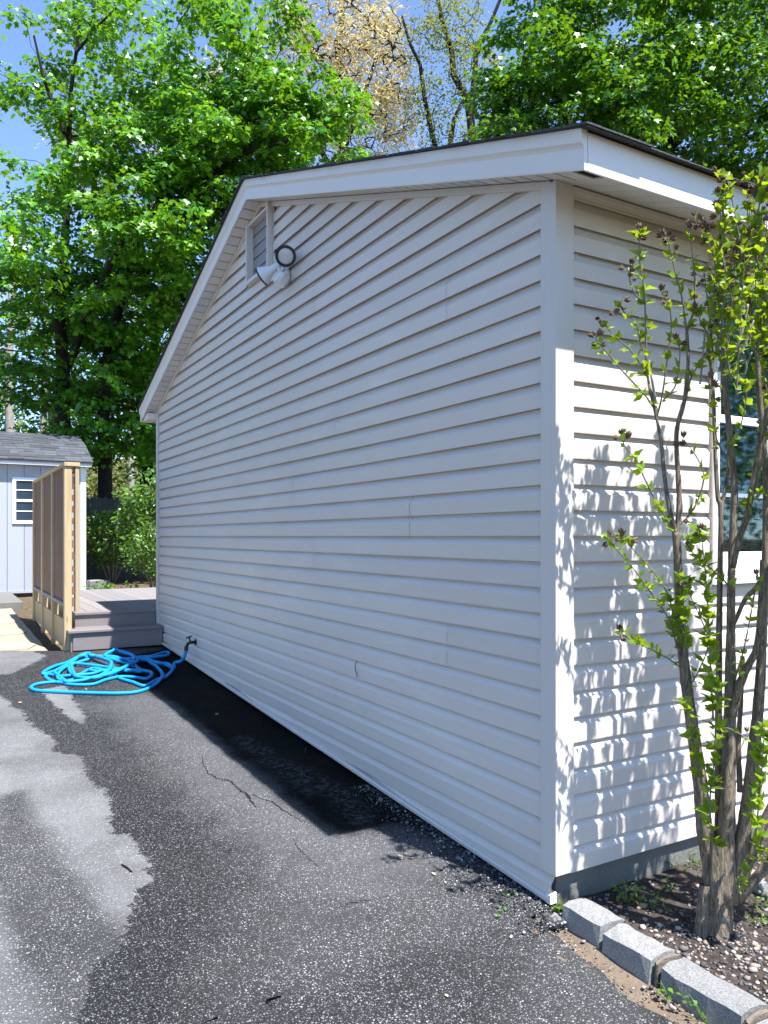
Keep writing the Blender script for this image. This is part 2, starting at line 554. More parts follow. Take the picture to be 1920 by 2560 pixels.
M['pod'] = plain('seed_pod_husk', (.17, .105, .065), (.07, .042, .030), 60, .8, .4, 160, .2, vary=.35)
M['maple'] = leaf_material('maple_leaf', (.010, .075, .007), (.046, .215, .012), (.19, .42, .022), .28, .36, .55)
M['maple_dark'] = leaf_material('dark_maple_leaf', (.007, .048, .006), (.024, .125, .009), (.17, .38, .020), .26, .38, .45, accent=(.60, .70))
M['locust'] = leaf_material('young_locust_leaf', (.08, .13, .02), (.14, .20, .03), (.22, .26, .06), .4, .5, .3)
M['catkin'] = leaf_material('oak_catkin', (.38, .30, .14), (.56, .48, .24), (.68, .60, .36), .35, .6, .2, gain=.6)
M['shrubleaf'] = leaf_material('shrub_leaf', (.07, .16, .012), (.15, .28, .018), (.27, .38, .025), .45, .45, .4)
M['laurel'] = leaf_material('laurel_leaf', (.03, .09, .012), (.07, .16, .02), (.14, .25, .03), .25, .32, .55)
M['under'] = leaf_material('undergrowth_leaf', (.04, .075, .015), (.09, .13, .03), (.17, .20, .05), .3, .5, .3)
M['weed'] = leaf_material('weed_leaf', (.05, .13, .02), (.09, .20, .03), (.17, .30, .04), .3, .4, .4)
M['louvre'] = plain('shaded_louvre', (.27, .255, .24), (.22, .21, .20), 6, .5, .05, 60, .4)  # grey darkened to carry the shade inside the vent recess
M['joint'] = plain('path_jointing', (.36, .30, .22), (.27, .22, .16), 9, .9, .5, 50, .15)
M['pebble'] = None
def pebble_material():
    m = NT('pebble')
    r = m.island()
    col = m.ramp(r, [(0, (.03, .03, .031)), (.3, (.08, .075, .072)), (.5, (.17, .15, .14)), (.7, (.27, .235, .215)), (.85, (.26, .19, .13)), (1, (.42, .40, .37))])
    return m.fin(col, .75, m.bump(m.noise(90, 3), .3, .003), .3)
M['pebble'] = pebble_material()
def crumb_material():
    m = NT('asphalt_crumb')
    r = m.island()
    col = m.ramp(r, [(0, (.015, .015, .016)), (.6, (.05, .05, .052)), (.85, (.16, .16, .165)), (1, (.40, .40, .41))])
    return m.fin(col, .8, None, .3)
M['crumb'] = crumb_material()
M['cable'] = plain('cable_rubber', (.012, .012, .012), (.02, .02, .02), 5, .7, .05, 30, .2)

# ------------------------------------------------------------------ setting: ground
def grid_mesh(name, xs, ys, zf):
    X, Y = np.meshgrid(xs, ys)
    V = np.stack([X, Y, zf(X, Y)], -1).reshape(-1, 3)
    nx, ny = len(xs), len(ys)
    i = np.arange(nx-1)[None, :] + nx*np.arange(ny-1)[:, None]
    T = np.stack([i, i+1, i+1+nx, i+nx], -1).reshape(-1, 4)
    return np_mesh(name, V, T, True), V

def bumps(x, y, s=1.0):
    return (np.sin(1.7*x+.6)*np.cos(2.3*y+1.1) + .5*np.sin(4.1*x-2.2*y) + .3*np.sin(7.3*y+3.0*x))*s

xs = np.concatenate([np.linspace(-400, -30, 14), np.linspace(-24, 24, 65), np.linspace(30, 400, 14)])
ys = np.concatenate([np.linspace(-400, -30, 12), np.linspace(-24, 70, 120), np.linspace(90, 500, 12)])
me, _ = grid_mesh('ground', xs, ys, lambda x, y: gz(x, y) - .05 - .04*np.clip(6-y, 0, 1) + bumps(x, y, .03)*(y > 7) + .5*bumps(x*.13, y*.13)*np.clip((y-24)/10, 0, 1))
tag(link('ground', me, M['ground']), kind='structure')

# driveway: fine sheet with wet, dry and shade outline fields
def driveline(x):      # far edge of the asphalt
    return 6.12 + np.clip(-(x+1.0), 0, 20)*.55
def driveright(y):     # right edge
    return np.where(y > 0, -.004, -.155 - .02*np.sin(y*9) - .012*np.sin(y*23+1))
nxs, nys = 150, 210
U = np.linspace(0, 1, nxs); Wv = np.linspace(0, 1, nys)
XL = -7.5
pts = []
V = np.zeros((nys, nxs, 3))
for j, b in enumerate(Wv):
    for_x = XL + (0 - XL)*(1-(1-U)**1.6)
    ytop = driveline(for_x)
    y = -4.5 + (ytop + 4.5)*b
    xr = driveright(y)
    x = for_x + (xr)*np.clip((for_x-XL)/(0-XL), 0, 1)**3
    V[j, :, 0] = x; V[j, :, 1] = y
X, Y = V[..., 0], V[..., 1]
V[..., 2] = gz(X, Y) + .006 + bumps(X*1.2, Y*1.1, .0035) + .018*np.exp(-((X+.12)/.10)**2)*np.clip(1.6-Y, 0, 1)*(Y > -.05)
Vf = V.reshape(-1, 3)
i = np.arange(nxs-1)[None, :] + nxs*np.arange(nys-1)[:, None]
T = np.stack([i, i+1, i+1+nxs, i+nxs], -1).reshape(-1, 4)
me = np_mesh('driveway', Vf, T, True)
def poly_sdf(P, poly):
    """positive inside"""
    d = np.full(len(P), 1e9); inside = np.zeros(len(P), bool)
    n = len(poly)
    for k in range(n):
        a = poly[k]; b = poly[(k+1) % n]
        ab = b-a
        t = np.clip(((P-a) @ ab)/(ab @ ab + 1e-12), 0, 1)
        d = np.minimum(d, np.linalg.norm(P - (a + t[:, None]*ab), axis=1))
        c = ((a[1] > P[:, 1]) != (b[1] > P[:, 1]))
        xi = (b[0]-a[0])*(P[:, 1]-a[1])/((b[1]-a[1]) + 1e-12) + a[0]
        inside ^= c & (P[:, 0] < xi)
    return np.where(inside, d, -d)
def line_dist(P, line):
    d = np.full(len(P), 1e9)
    for a, b in zip(line[:-1], line[1:]):
        ab = b-a
        t = np.clip(((P-a) @ ab)/(ab @ ab + 1e-12), 0, 1)
        d = np.minimum(d, np.linalg.norm(P - (a + t[:, None]*ab), axis=1))
    return d
def gpoly(pts): return np.array([onground(px, py)[:2] for px, py in pts])
P2 = Vf[:, :2].astype(float)
dry1 = gpoly([(-700, 1738), (0, 1738), (28, 1770), (70, 1788), (62, 1800), (95, 1825), (145, 1858), (120, 1874), (150, 1886), (192, 1890),
              (215, 1925), (240, 1965), (278, 2005), (282, 2090), (330, 2088), (352, 2130), (380, 2210), (345, 2225), (338, 2290), (300, 2350), (230, 2440), (180, 2620), (-900, 2700)])
dry2 = gpoly([(100, 1728), (165, 1712), (190, 1760), (212, 1785), (208, 1812), (178, 1800), (140, 1770)])
dry3 = gpoly([(-300, 1625), (60, 1620), (130, 1640), (90, 1665), (30, 1690), (-300, 1700)])
dry = np.maximum.reduce([poly_sdf(P2, dry1), poly_sdf(P2, dry2), poly_sdf(P2, dry3)-.05])
Z2 = (P2 - CAM[:2]) @ FWD[:2]
fade = np.clip((Z2-2.2)/.6, .72, 1.0)
bandpoly = gpoly([(5, 2000), (45, 1985), (85, 2060), (150, 2160), (240, 2260), (340, 2380), (480, 2640), (170, 2640), (75, 2440), (20, 2330), (-30, 2200), (-15, 2090)])
band = poly_sdf(P2, bandpoly)
chalk = np.maximum.reduce([.10-line_dist(P2, gpoly([(610, 1850), (650, 1880)])),
                           .10-line_dist(P2, gpoly([(665, 1905), (760, 1940), (850, 1990), (900, 2050)])),
                           .07-line_dist(P2, gpoly([(700, 1925), (740, 1955), (775, 1985)])),
                           .04-line_dist(P2, gpoly([(430, 1770), (520, 1850), (600, 1960), (700, 2080), (840, 2140)])),
                           .06-line_dist(P2, gpoly([(520, 1905), (640, 2000), (760, 2080)])),
                           .10-line_dist(P2, gpoly([(850, 2100), (960, 2170), (900, 2230)]))])
mud_shade = poly_sdf(P2, gpoly([(290, 1650), (420, 1615), (500, 1650), (800, 1840), (1040, 1990), (1120, 2060), (1090, 2100), (980, 2075), (850, 2095), (800, 2070), (660, 1960), (520, 1840), (390, 1735), (300, 1700)]))  # muddy tone drawn to fill and deepen the house's cast shadow
pale = .55-line_dist(P2, gpoly([(330, 1760), (480, 1830), (600, 1960), (740, 2080), (860, 2140), (1010, 2150)]))
for nm, arr in (('mud_shade', mud_shade), ('pale', pale), ('dry', dry), ('dryfade', fade), ('dark_band', band), ('chalk', chalk)):
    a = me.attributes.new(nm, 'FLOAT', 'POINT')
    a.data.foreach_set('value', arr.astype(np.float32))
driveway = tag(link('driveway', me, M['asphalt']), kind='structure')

def gsurf(x, y):
    return float(gz(x, y)) + .006 + float(bumps(x*1.2, y*1.1, .0035))

def crack(pix, wpx):
    mb = MB()
    pts = []
    for (a, b), (w0, w1) in zip(zip(pix[:-1], pix[1:]), zip(wpx[:-1], wpx[1:])):
        n = 9
        for k in range(n):
            t = k/n
            pts.append((a[0]+(b[0]-a[0])*t + random.uniform(-3, 3), a[1]+(b[1]-a[1])*t + random.uniform(-2.2, 2.2), (w0+(w1-w0)*t)*random.uniform(.4, 1.25)))
    prev = None
    for px, py, ww in pts:
        g = onground(px, py)
        z = gsurf(g[0], g[1]) + .003
        dx = ww*.0016
        mb.v += [(g[0]-dx*.7, g[1]-dx*.5, z), (g[0]+dx*.7, g[1]+dx*.5, z)]
        n = len(mb.v)
        if n > 2: mb.f.append((n-4, n-3, n-1, n-2))
    return mb.build('crack', M['dark'], driveway)
crack([(508, 1895), (507, 1912), (522, 1936), (548, 1950), (572, 1953), (600, 1976), (618, 1990), (632, 2010), (638, 2024)], [2, 2, 3, 2.5, 3, 5, 8, 4, 1])
crack([(632, 1990), (655, 2000), (680, 2008), (700, 2022), (722, 2040), (760, 2060), (800, 2066)], [1.5, 2, 3, 3, 2, 1, .5])
crack([(725, 2090), (745, 2125), (770, 2150), (800, 2180)], [1, 1.6, 1.2, .6])
crack([(845, 2275), (880, 2265), (930, 2255), (1000, 2240)], [1, 2, 1.5, .5])
crack([(305, 2168), (330, 2187)], [3, 2])
crack([(330, 2530), (380, 2520), (400, 2540)], [1, 2, 1])

# gutter strip of sandy soil between the asphalt and the kerb
me, _ = grid_mesh('soil_strip', np.linspace(-.30, .0, 16), np.linspace(-4.5, .02, 200), lambda x, y: gz(x, y) + .0005 + .012*np.sin(x*40+y*9)*np.sin(y*17) * .5 - .012*np.exp(-((x+.11)/.04)**2))
tag(link('soil_strip', me, M['sand']), kind='structure')
# planting bed
def bedz(x, y): return gz(x, y) + .008 + .035*np.clip((x-.02)/.25, 0, 1)*np.clip(-y/.3, 0, 1)*.6 + bumps(x*5, y*5, .006)
me, _ = grid_mesh('planting_bed', np.linspace(.02, 6.0, 140), np.linspace(-4.5, .03, 110), bedz)
tag(link('planting_bed', me, M['soil']), kind='structure')

# kerb of granite blocks with mortar between
kerb = empty('kerb', None, None); tag(kerb, kind='structure')
def rough_block(x0, x1, y0, y1, z0, z1, seed, amp=.0026):
    r = np.random.default_rng(seed)
    n = 5
    V = []; Fc = []
    idx = {}
    def vid(i, j, k):
        if (i, j, k) not in idx:
            p = [x0+(x1-x0)*i/3, y0+(y1-y0)*j/n, z0+(z1-z0)*k/2]
            edge = (i in (0, 3)) + (k == 2) + (j in (0, n))
            a = amp*(1.0 if edge < 2 else 1.6)
            if i in (0, 3) and k == 2: p[2] -= .008; p[0] += .006 if i == 0 else -.006
            if j in (0, n): p[1] += (.004 if j == 0 else -.004)
            q = [c + r.uniform(-a, a) for c in p]
            idx[(i, j, k)] = len(V); V.append(tuple(q))
        return idx[(i, j, k)]
    for j in range(n):
        for i in range(3):
            Fc.append((vid(i,j,2), vid(i+1,j,2), vid(i+1,j+1,2), vid(i,j+1,2)))
        for k in range(2):
            Fc.append((vid(0,j,k), vid(0,j,k+1), vid(0,j+1,k+1), vid(0,j+1,k)))
            Fc.append((vid(3,j,k), vid(3,j+1,k), vid(3,j+1,k+1), vid(3,j,k+1)))
    for i in range(3):
        for k in range(2):
            Fc.append((vid(i,0,k), vid(i+1,0,k), vid(i+1,0,k+1), vid(i,0,k+1)))
            Fc.append((vid(i,n,k), vid(i,n,k+1), vid(i+1,n,k+1), vid(i+1,n,k)))
    mb = MB(); mb.v = V; mb.f = Fc
    return mb
yy = -.085
ki = 0
while yy > -4.0:
    ln = [.20, .215, .30, .31, .29, .32][ki % 6] if ki < 6 else random.uniform(.27, .33)
    y1, y0 = yy, yy-ln
    zt = float(gz(0, yy)) + .080 + random.uniform(-.005, .005)
    xo = random.uniform(-.006, .006)
    rough_block(-.055+xo, .075+xo, y0, y1, float(gz(0, y0))-.08, zt, 50+ki).build('kerb_block', M['granite'], kerb)
    gap = .026 if ki else .008
    if ki: rough_block(-.048, .07, y0-gap+.002, y0-.002, float(gz(0, y0))-.08, zt-.006, 90+ki, .002).build('mortar_joint', M['mortar'], kerb)
    yy = y0 - gap
    ki += 1

# flagstone path, concrete pad
path = empty('path', None, None); tag(path, kind='structure')
me, _ = grid_mesh('path_bed', np.linspace(-6, -1.12, 30), np.linspace(6.3, 11.0, 40), lambda x, y: gz(x, np.maximum(y, driveline(x)+.0)) - .012 + bumps(x*3, y*3, .004))
link('path_bed', me, M['joint'], path)
def flagstone(cx, cy, rx, ry, seed):
    r = np.random.default_rng(seed)
    n = 9
    ang = np.linspace(0, 2*math.pi, n, endpoint=False) + r.uniform(-.2, .2, n)
    pl = []
    for a in ang:
        c, s_ = math.cos(a), math.sin(a)
        k = 1/max(abs(c), abs(s_))*.5 + .45
        pl.append((cx + rx*c*k*r.uniform(.9, 1.04), cy + ry*s_*k*r.uniform(.9, 1.04)))
    z = float(gz(cx, cy))
    return MB().prism(pl, lambda p: (p[0], p[1], float(gz(p[0], p[1]))-.03), lambda p: (p[0], p[1], float(gz(p[0], p[1]))+.002))
s = 0
for r_ in range(7):
    for c_ in range(6):
        cx = -1.55 - c_*.78 + (r_ % 2)*.25; cy = 6.75 + r_*.6 + random.uniform(-.06, .06)
        if cy < driveline(cx)+.33: continue
        if cx > -1.45: continue
        flagstone(cx, cy, .40, .305, 200+s).build('flagstone', M['flag'], path); s += 1
MB().bbox((-5.2, 11.0, float(gz(0, 11))-.1), (-.95, 13.3, float(gz(0, 12))+.075), .012).build('concrete_pad', M['concrete']).__setitem__('kind', 'structure')

# ------------------------------------------------------------------ the house
L, SL, ZE = 6.25, .349, 2.80
OE, OR = .29, .138
E = .1016
def s_z(y): return ZE + SL*min(y, L-y)          # underside of the soffit line
def base_z(y): return .004 + .0455*y            # foot of the gable siding
house = empty('house', 'light grey vinyl sided house with low gable and white eaves', 'house')

PROF = [(-.006, .024), (.0135, .011), (.0172, 0.0), (.0178, .003), (.0205, .064), (.0005, .0935), (-.0055, E+.020)]
def wob(row, u): return .0013*math.sin(u*2.1+row*1.7)+.0010*math.sin(u*5.3+row*.9) + .0006*math.sin(u*11+row*3.1)
def plank(row, z0, u0f, u1f, place, zclip=None, off=0.0, du=.22, ztop=None):
    um = abs(u1f(z0+.05)-u0f(z0+.05))
    n = max(1, int(um/du))
    V = []; Fc = []
    for i in range(n+1):
        t = i/n
        for d, dz in PROF:
            z = z0+dz
            if ztop is not None: z = min(z, ztop)
            u = u0f(z) + (u1f(z)-u0f(z))*t
            if zclip is not None: z = max(z, zclip(u))
            V.append(place(u, d+off+wob(row, u), z))
    k = len(PROF)
    for i in range(n):
        for j in range(k-1):
            a = i*k+j
            Fc.append((a, a+1, a+k+1, a+k))
    mb = MB(); mb.v = V; mb.f = Fc
    return mb

# gable wall sheathing and siding
gable = MB()
gp = [(0, .125), (L, .34), (L, ZE+.05), (L/2, s_z(L/2)+.05), (0, ZE+.05)]
gable.prism(gp, lambda p: (.012, p[0], p[1]), lambda p: (.12, p[0], p[1]))
gable = gable.build('gable_wall', M['trim'], house)
gplace = lambda u, d, z: (-d, u, z)
seams = [1.05, 2.55, 3.6, 1.9, 4.3, .72, 3.05, 2.2]
for row in range(-14, 26):
    z0 = CAM[2] + row*E
    if z0 + E < .004: continue
    ylo = .052 if z0 > .02 else .0
    if z0 < .11: ylo = .004
    def ya(z, ylo=ylo): return max(ylo, (z-ZE+.012)/SL) if z > ZE-.012 else ylo
    def yb(z): return min(L-.055, L-(z-ZE+.012)/SL) if z > ZE-.012 else L-.055
    ztop = s_z(L/2)-.01
    if z0 > ztop-.02: continue
    # rows low at the far end run into the rising ground
    yend = L-.055
    if z0+E < base_z(yend):
        yend = (z0+E-.004)/.0455
    if yend < .15: continue
    ybf = (lambda z, ye=yend: min(yb(z), ye))
    zc = base_z if z0 < .3 else None
    sm = seams[(row//2) % len(seams)]
    width = ybf(z0+.05)-ya(z0+.05)
    a0, b0 = ya(z0+E), ybf(z0+E)
    cuts = [c for c in (sm, sm+3.66) if a0+.25 < c < b0-.25]
    if 3.28 < z0 < 3.86:                        # the vent sits in the middle of these rows
        lo_c, hi_c = 3.125-.235, 3.125+.235
        spans = [(ya, lambda z: lo_c), (lambda z: hi_c, ybf)]
        if 3.28 < z0 < 3.31: pass
    else:
        spans = []
        prev = ya
        for c in cuts:
            spans.append((prev, (lambda z, c=c: c+.012)))
            prev = (lambda z, c=c: c)
        spans.append((prev, ybf))
    for si, (fa, fb) in enumerate(spans):
        if fb(z0+.05)-fa(z0+.05) < .03: continue
        fa2 = (lambda z, fa=fa, fb=fb: min(fa(z), fb(z)-.002))
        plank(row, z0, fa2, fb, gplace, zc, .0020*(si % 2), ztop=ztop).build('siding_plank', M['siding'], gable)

# foot strip of the gable
foot = MB()
for a, b, o in ((.0, 2.1, 0), (2.08, 4.2, .002), (4.18, 6.0, .001)):
    foot.prism([(-.002, -.012), (-.034-o, -.010), (-.036-o, .004), (-.030-o, .012), (-.002, .016)],
               lambda p: (p[0], a+.002, base_z(a)+p[1]), lambda p: (p[0], b, base_z(b)+p[1]))
foot.build('foot_strip', M['trim'], house)
MB().prism([(-.034, -.012), (-.034, .022), (-.002, .03), (-.002, -.012)], lambda p: (p[0], -.004, base_z(0)+p[1]), lambda p: (p[0], .022, base_z(0)+p[1])).build('strip_end_cap', M['white'], house)
# foundation
MB().box((.012, .012, -.6), (7.0, L-.01, .16)).build('foundation', M['concrete'], house)

# side wall: sheathing with a window opening, planks
WX0, WX1, WZ0, WZ1 = .945, 1.80, 1.30, 2.63
side = MB()
side.box((.12, .012, .16), (WX0, .12, ZE+.04)); side.box((WX1, .012, .16), (7.0, .12, ZE+.04))
side.box((WX0, .012, .16), (WX1, .12, WZ0)); side.box((WX0, .012, WZ1), (WX1, .12, ZE+.04))
side = side.build('side_wall', M['trim'], house)
splace = lambda u, d, z: (u, -d, z)
for row in range(-13, 14):
    z0 = CAM[2] + row*E
    zt = 2.775
    if z0 > zt-.01 or z0 < .09: continue
    if WZ0-.07-E < z0 < WZ1+.05: spans = [(.058, .888), (1.865, 4.9), (4.88, 7.0)]
    else: spans = [(.058, 2.9+.4*(row % 3)), (2.88+.4*(row % 3), 6.2), (6.18, 7.0)]
    for si, (a, b) in enumerate(spans):
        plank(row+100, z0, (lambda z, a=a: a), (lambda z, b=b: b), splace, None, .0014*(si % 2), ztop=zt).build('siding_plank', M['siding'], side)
# other walls so that the house is closed
MB().box((.0, L-.12, .0), (7.0, L, ZE+.04)).build('rear_wall', M['trim'], house)
MB().prism(gp, lambda p: (7.0, p[0], p[1]), lambda p: (6.88, p[0], p[1])).build('far_gable_wall', M['trim'], house)
MB().box((.13, .13, .17), (6.87, L-.13, .2)).build('floor_slab', M['concrete'], house)
MB().box((.13, .13, ZE-.1), (6.87, L-.13, ZE-.06)).build('ceiling_slab', M['white'], house)

# corner posts
cp = [(-.033, -.033), (.060, -.033), (.060, -.002), (-.001, -.002), (-.001, .053), (-.033, .053)]
MB().prism(cp, lambda p: (p[0], p[1], .112), lambda p: (p[0], p[1], ZE-.012+.0*p[0])).build('corner_post', M['trim'], house)
cp2 = [(-.033, L+.022), (.07, L+.022), (.07, L), (-.001, L), (-.001, L-.045), (-.033, L-.045)]
MB().prism(cp2, lambda p: (p[0], p[1], .30), lambda p: (p[0], p[1], ZE-.012)).build('corner_post', M['trim'], house)
# mouldings along the top of the siding
def rake_strip(a, b, prof, name, mat):
    return MB().prism(prof, lambda p: (p[0], a, s_z(a)+p[1]), lambda p: (p[0], b, s_z(b)+p[1])).build(name, mat, house)
jp = [(-.004, -.036), (-.0295, -.036), (-.0315, -.032), (-.0315, -.004), (-.004, -.004)]
rake_strip(.0, L/2, jp, 'rake_moulding', M['trim']); rake_strip(L, L/2, jp, 'rake_moulding', M['trim'])
MB().prism([(-.003, 2.748), (-.027, 2.748), (-.029, 2.760), (-.034, 2.766), (-.036, 2.782), (-.003, 2.79)],
           lambda p: (.061, p[0], p[1]), lambda p: (7.0, p[0], p[1])).build('eave_moulding', M['trim'], house)

# soffit panels: rake (both slopes) and eave
def soffit_panel(x0, x1, y0, y1, za, zb, mat):
    # thin plate, slope along y
    return MB().prism([(x0, 0), (x1, 0), (x1, .006), (x0, .006)], lambda p: (p[0], y0, za+p[1]), lambda p: (p[0], y1, zb+p[1])).build('soffit_panel', mat, house)
W_ = .098
n_half = int((L/2)/W_)
for half in (0, 1):
    for k in range(n_half+4):
        a = L/2 - k*W_ - .006; b = a - W_ + .012
        if b < -OE+.02: break
        if half: a, b = L-a, L-b
        perf = (k % 14) in (11, 12, 13)
        zz = lambda y: ZE + SL*min(y, L-y)
        soffit_panel(-OR+.012, -.004, a, b, zz(a), zz(b), M['perf'] if perf else M['soffit'])
MB().prism([(0, 0)]*0 or [(-OR+.012, .0062), (.0, .0062), (.0, .010), (-OR+.012, .010)], lambda p: (p[0], -OE, s_z(-OE)+p[1]), lambda p: (p[0], L/2, s_z(L/2)+p[1])).build('soffit_backing', M['dark'], house)
MB().prism([(-OR+.012, .0062), (.0, .0062), (.0, .010), (-OR+.012, .010)], lambda p: (p[0], L+OE, s_z(L+OE)+p[1]), lambda p: (p[0], L/2, s_z(L/2)+p[1])).build('soffit_backing', M['dark'], house)
xk = -.002
while xk < 6.9:
    MB().prism([(-OE+.008, 0), (-.004, 0), (-.004, .006), (-OE+.008, .006)], lambda p: (xk, p[0], s_z(p[0])+p[1]), lambda p: (xk+.0945, p[0], s_z(p[0])+p[1])).build('soffit_panel', M['soffit'], house)
    xk += .098
MB().prism([(-OE+.008, .0065), (-.002, .0065), (-.002, .011), (-OE+.008, .011)], lambda p: (-.0, p[0], s_z(p[0])+p[1]), lambda p: (7.1, p[0], s_z(p[0])+p[1])).build('soffit_backing', M['soffit'], house)
MB().prism([(L, .0), (L+OE-.008, .0), (L+OE-.008, .011), (L, .011)], lambda p: (-.0, p[0], s_z(p[0])+p[1]), lambda p: (7.1, p[0], s_z(p[0])+p[1])).build('soffit_backing', M['soffit'], house)

# fascia boards
fp = [(-OR+.014, -.004), (-OR, -.006), (-OR-.002, .0), (-OR-.001, .070), (-OR-.006, .080), (-OR-.014, .088), (-OR-.016, .1365), (-OR+.014, .1365)]
def fascia(a, b, o):
    return MB().prism([(p[0]-o, p[1]) for p in fp], lambda p: (p[0], a, s_z(a)+p[1]), lambda p: (p[0], b, s_z(b)+p[1])).build('rake_fascia', M['white'], house)
fascia(-OE-.003, .26, .0015); fascia(.235, L/2, 0); fascia(L/2+.0005, 5.72, 0); fascia(5.70, L+OE+.003, .0015)
ef = [(-OE, -.008), (-OE-.004, -.006), (-OE-.004, .128), (-OE+.012, .128), (-OE+.012, -.002)]
ze = s_z(-OE)
for a, b, o in ((-OR+.0145, 3.0, 0), (2.98, 7.1, .0012)):
    MB().prism([(p[0]-o, p[1]) for p in ef], lambda p: (a, p[0], ze+p[1]), lambda p: (b, p[0], ze+p[1])).build('eave_fascia', M['white'], house)
MB().prism([(L+OE, -.008), (L+OE+.004, .128), (L+OE-.012, .128), (L+OE-.012, -.002)], lambda p: (-OR+.0145, p[0], ze+p[1]), lambda p: (7.1, p[0], ze+p[1])).build('eave_fascia', M['white'], house)
MB().box((-OR+.02, L+.03, ze-.005), (-.03, L+OE-.02, ze+.06)).build('eave_return', M['white'], house)

# roof: deck plus shingles
roof = MB()
th = [(-OR+.015, .120), (7.12, .120), (7.12, .136), (-OR+.015, .136)]
roof.prism(th, lambda p: (p[0], -OE+.013, s_z(-OE+.013)+p[1]), lambda p: (p[0], L/2, s_z(L/2)+p[1]))
roof.prism(th, lambda p: (p[0], L+OE-.013, s_z(-OE+.013)+p[1]), lambda p: (p[0], L/2, s_z(L/2)+p[1]))
roof = roof.build('roof', M['shingle'], house)
expo = .135
MB().prism([(-OR-.026, .137), (7.13, .137), (7.13, .1405), (-OR-.026, .1405)], lambda p: (p[0], -OE-.046, s_z(-OE-.046)+p[1]), lambda p: (p[0], .3, s_z(.3)+p[1])).build('starter_course', M['shingle'], roof)
ncourse = int((L/2+OE+.05)/expo)+1
shn = 0
field = MB()
for half in (0, 1):
    for c in range(ncourse):
        ya_ = -OE-.050 + c*expo
        yb_ = min(ya_+expo+.02, L/2+.01)
        x = -OR-.030 - random.uniform(0, .012)
        first = True
        x1_end = 7.14
        near = (half == 0 and c < 4)
        while x < x1_end:
            wd = random.uniform(.16, .34) if near else .33
            x1 = min(x+wd-.005, x1_end)
            sag = random.uniform(-.002, .007) if c == 0 else random.uniform(0, .002)
            t0 = random.uniform(.006, .010)
            def A(y): return y if half == 0 else L-y
            q = [(x, .1375), (x1, .1375), (x1, .1375+t0), (x, .1375+t0)]
            low = .0045
            dr = random.uniform(-.009, .009)
            fn0 = lambda p: (p[0], A(ya_+dr), s_z(ya_)+p[1]+low-sag)
            fn1 = lambda p: (p[0], A(yb_), s_z(yb_)+p[1]+.0)
            if near and shn < 150:
                MB().prism(q, fn0, fn1).build('shingle', M['shingle'], roof); shn += 1
            else:
                field.prism(q, fn0, fn1)
            x += wd
field.build('shingle_field', M['shingle'], roof)['kind'] = 'stuff'
for k in range(24):
    x = -OR-.03 + k*.30
    capm = MB()
    for sgn in (-1, 1):
        capm.prism([(x, .0), (x+.31, .006), (x+.31, .012), (x, .010)],
                   lambda p: (p[0], L/2, s_z(L/2)+.152+p[1]), lambda p: (p[0], L/2+sgn*.14, s_z(L/2)-.14*SL+.152+p[1]))
    capm.build('ridge_cap', M['shingle'], roof)

# window on the side wall
win = MB()
def frame(mb, x0, x1, z0, z1, wd, y0, y1):
    mb.bbox((x0, y0, z0), (x0+wd, y1, z1), .004); mb.bbox((x1-wd, y0, z0), (x1, y1, z1), .004)
    mb.bbox((x0+wd, y0, z0), (x1-wd, y1, z0+wd), .004); mb.bbox((x0+wd, y0, z1-wd), (x1-wd, y1, z1), .004)
frame(win, .889, 1.862, WZ0-.06, WZ1+.05, .034, -.036, .02)
win = win.build('window', M['trim'], house)
wf = MB(); frame(wf, .9235, 1.8275, WZ0-.025, WZ1+.014, .034, -.022, .05); wf.build('window_frame', M['shedwhite'], win)
zm = 1.955
w1 = MB(); frame(w1, .958, 1.793, WZ0+.01, zm+.02, .036, .016, .045); w1.build('sash', M['shedwhite'], win)
w2 = MB(); frame(w2, .958, 1.793, zm-.018, WZ1-.021, .036, .0, .0155); w2.build('sash', M['shedwhite'], win)
MB().bbox((.88, -.046, WZ0-.095), (1.87, -.012, WZ0-.061), .006).build('sill', M['shedwhite'], win)
MB().box((.994, .030, WZ0+.046), (1.757, .033, zm-.016)).build('pane', M['pane'], win)
MB().box((.994, .006, zm+.018), (1.757, .009, WZ1-.057)).build('pane', M['pane'], win)
for k in range(14):
    z = WZ0+.36 - k*.024 if k < 8 else WZ0+.36-.19-(k-8)*.006
    MB().box((.985, .060, z), (1.77, .082, z+.002)).build('blind_slat', M['blind'], win)
MB().box((.985, .058, WZ0+.13), (1.77, .084, WZ0+.145)).build('blind_rail', M['blind'], win)
MB().box((.96, .115, WZ0), (1.79, .118, WZ1)).build('curtain', M['curtain'], win)
mv = MB(); mv.box((1.365, .024, WZ0+.046), (1.385, .0295, zm-.016)); mv.box((.994, .024, WZ0+.30), (1.757, .0295, WZ0+.318)); mv.build('muntin', M['blind'], win)

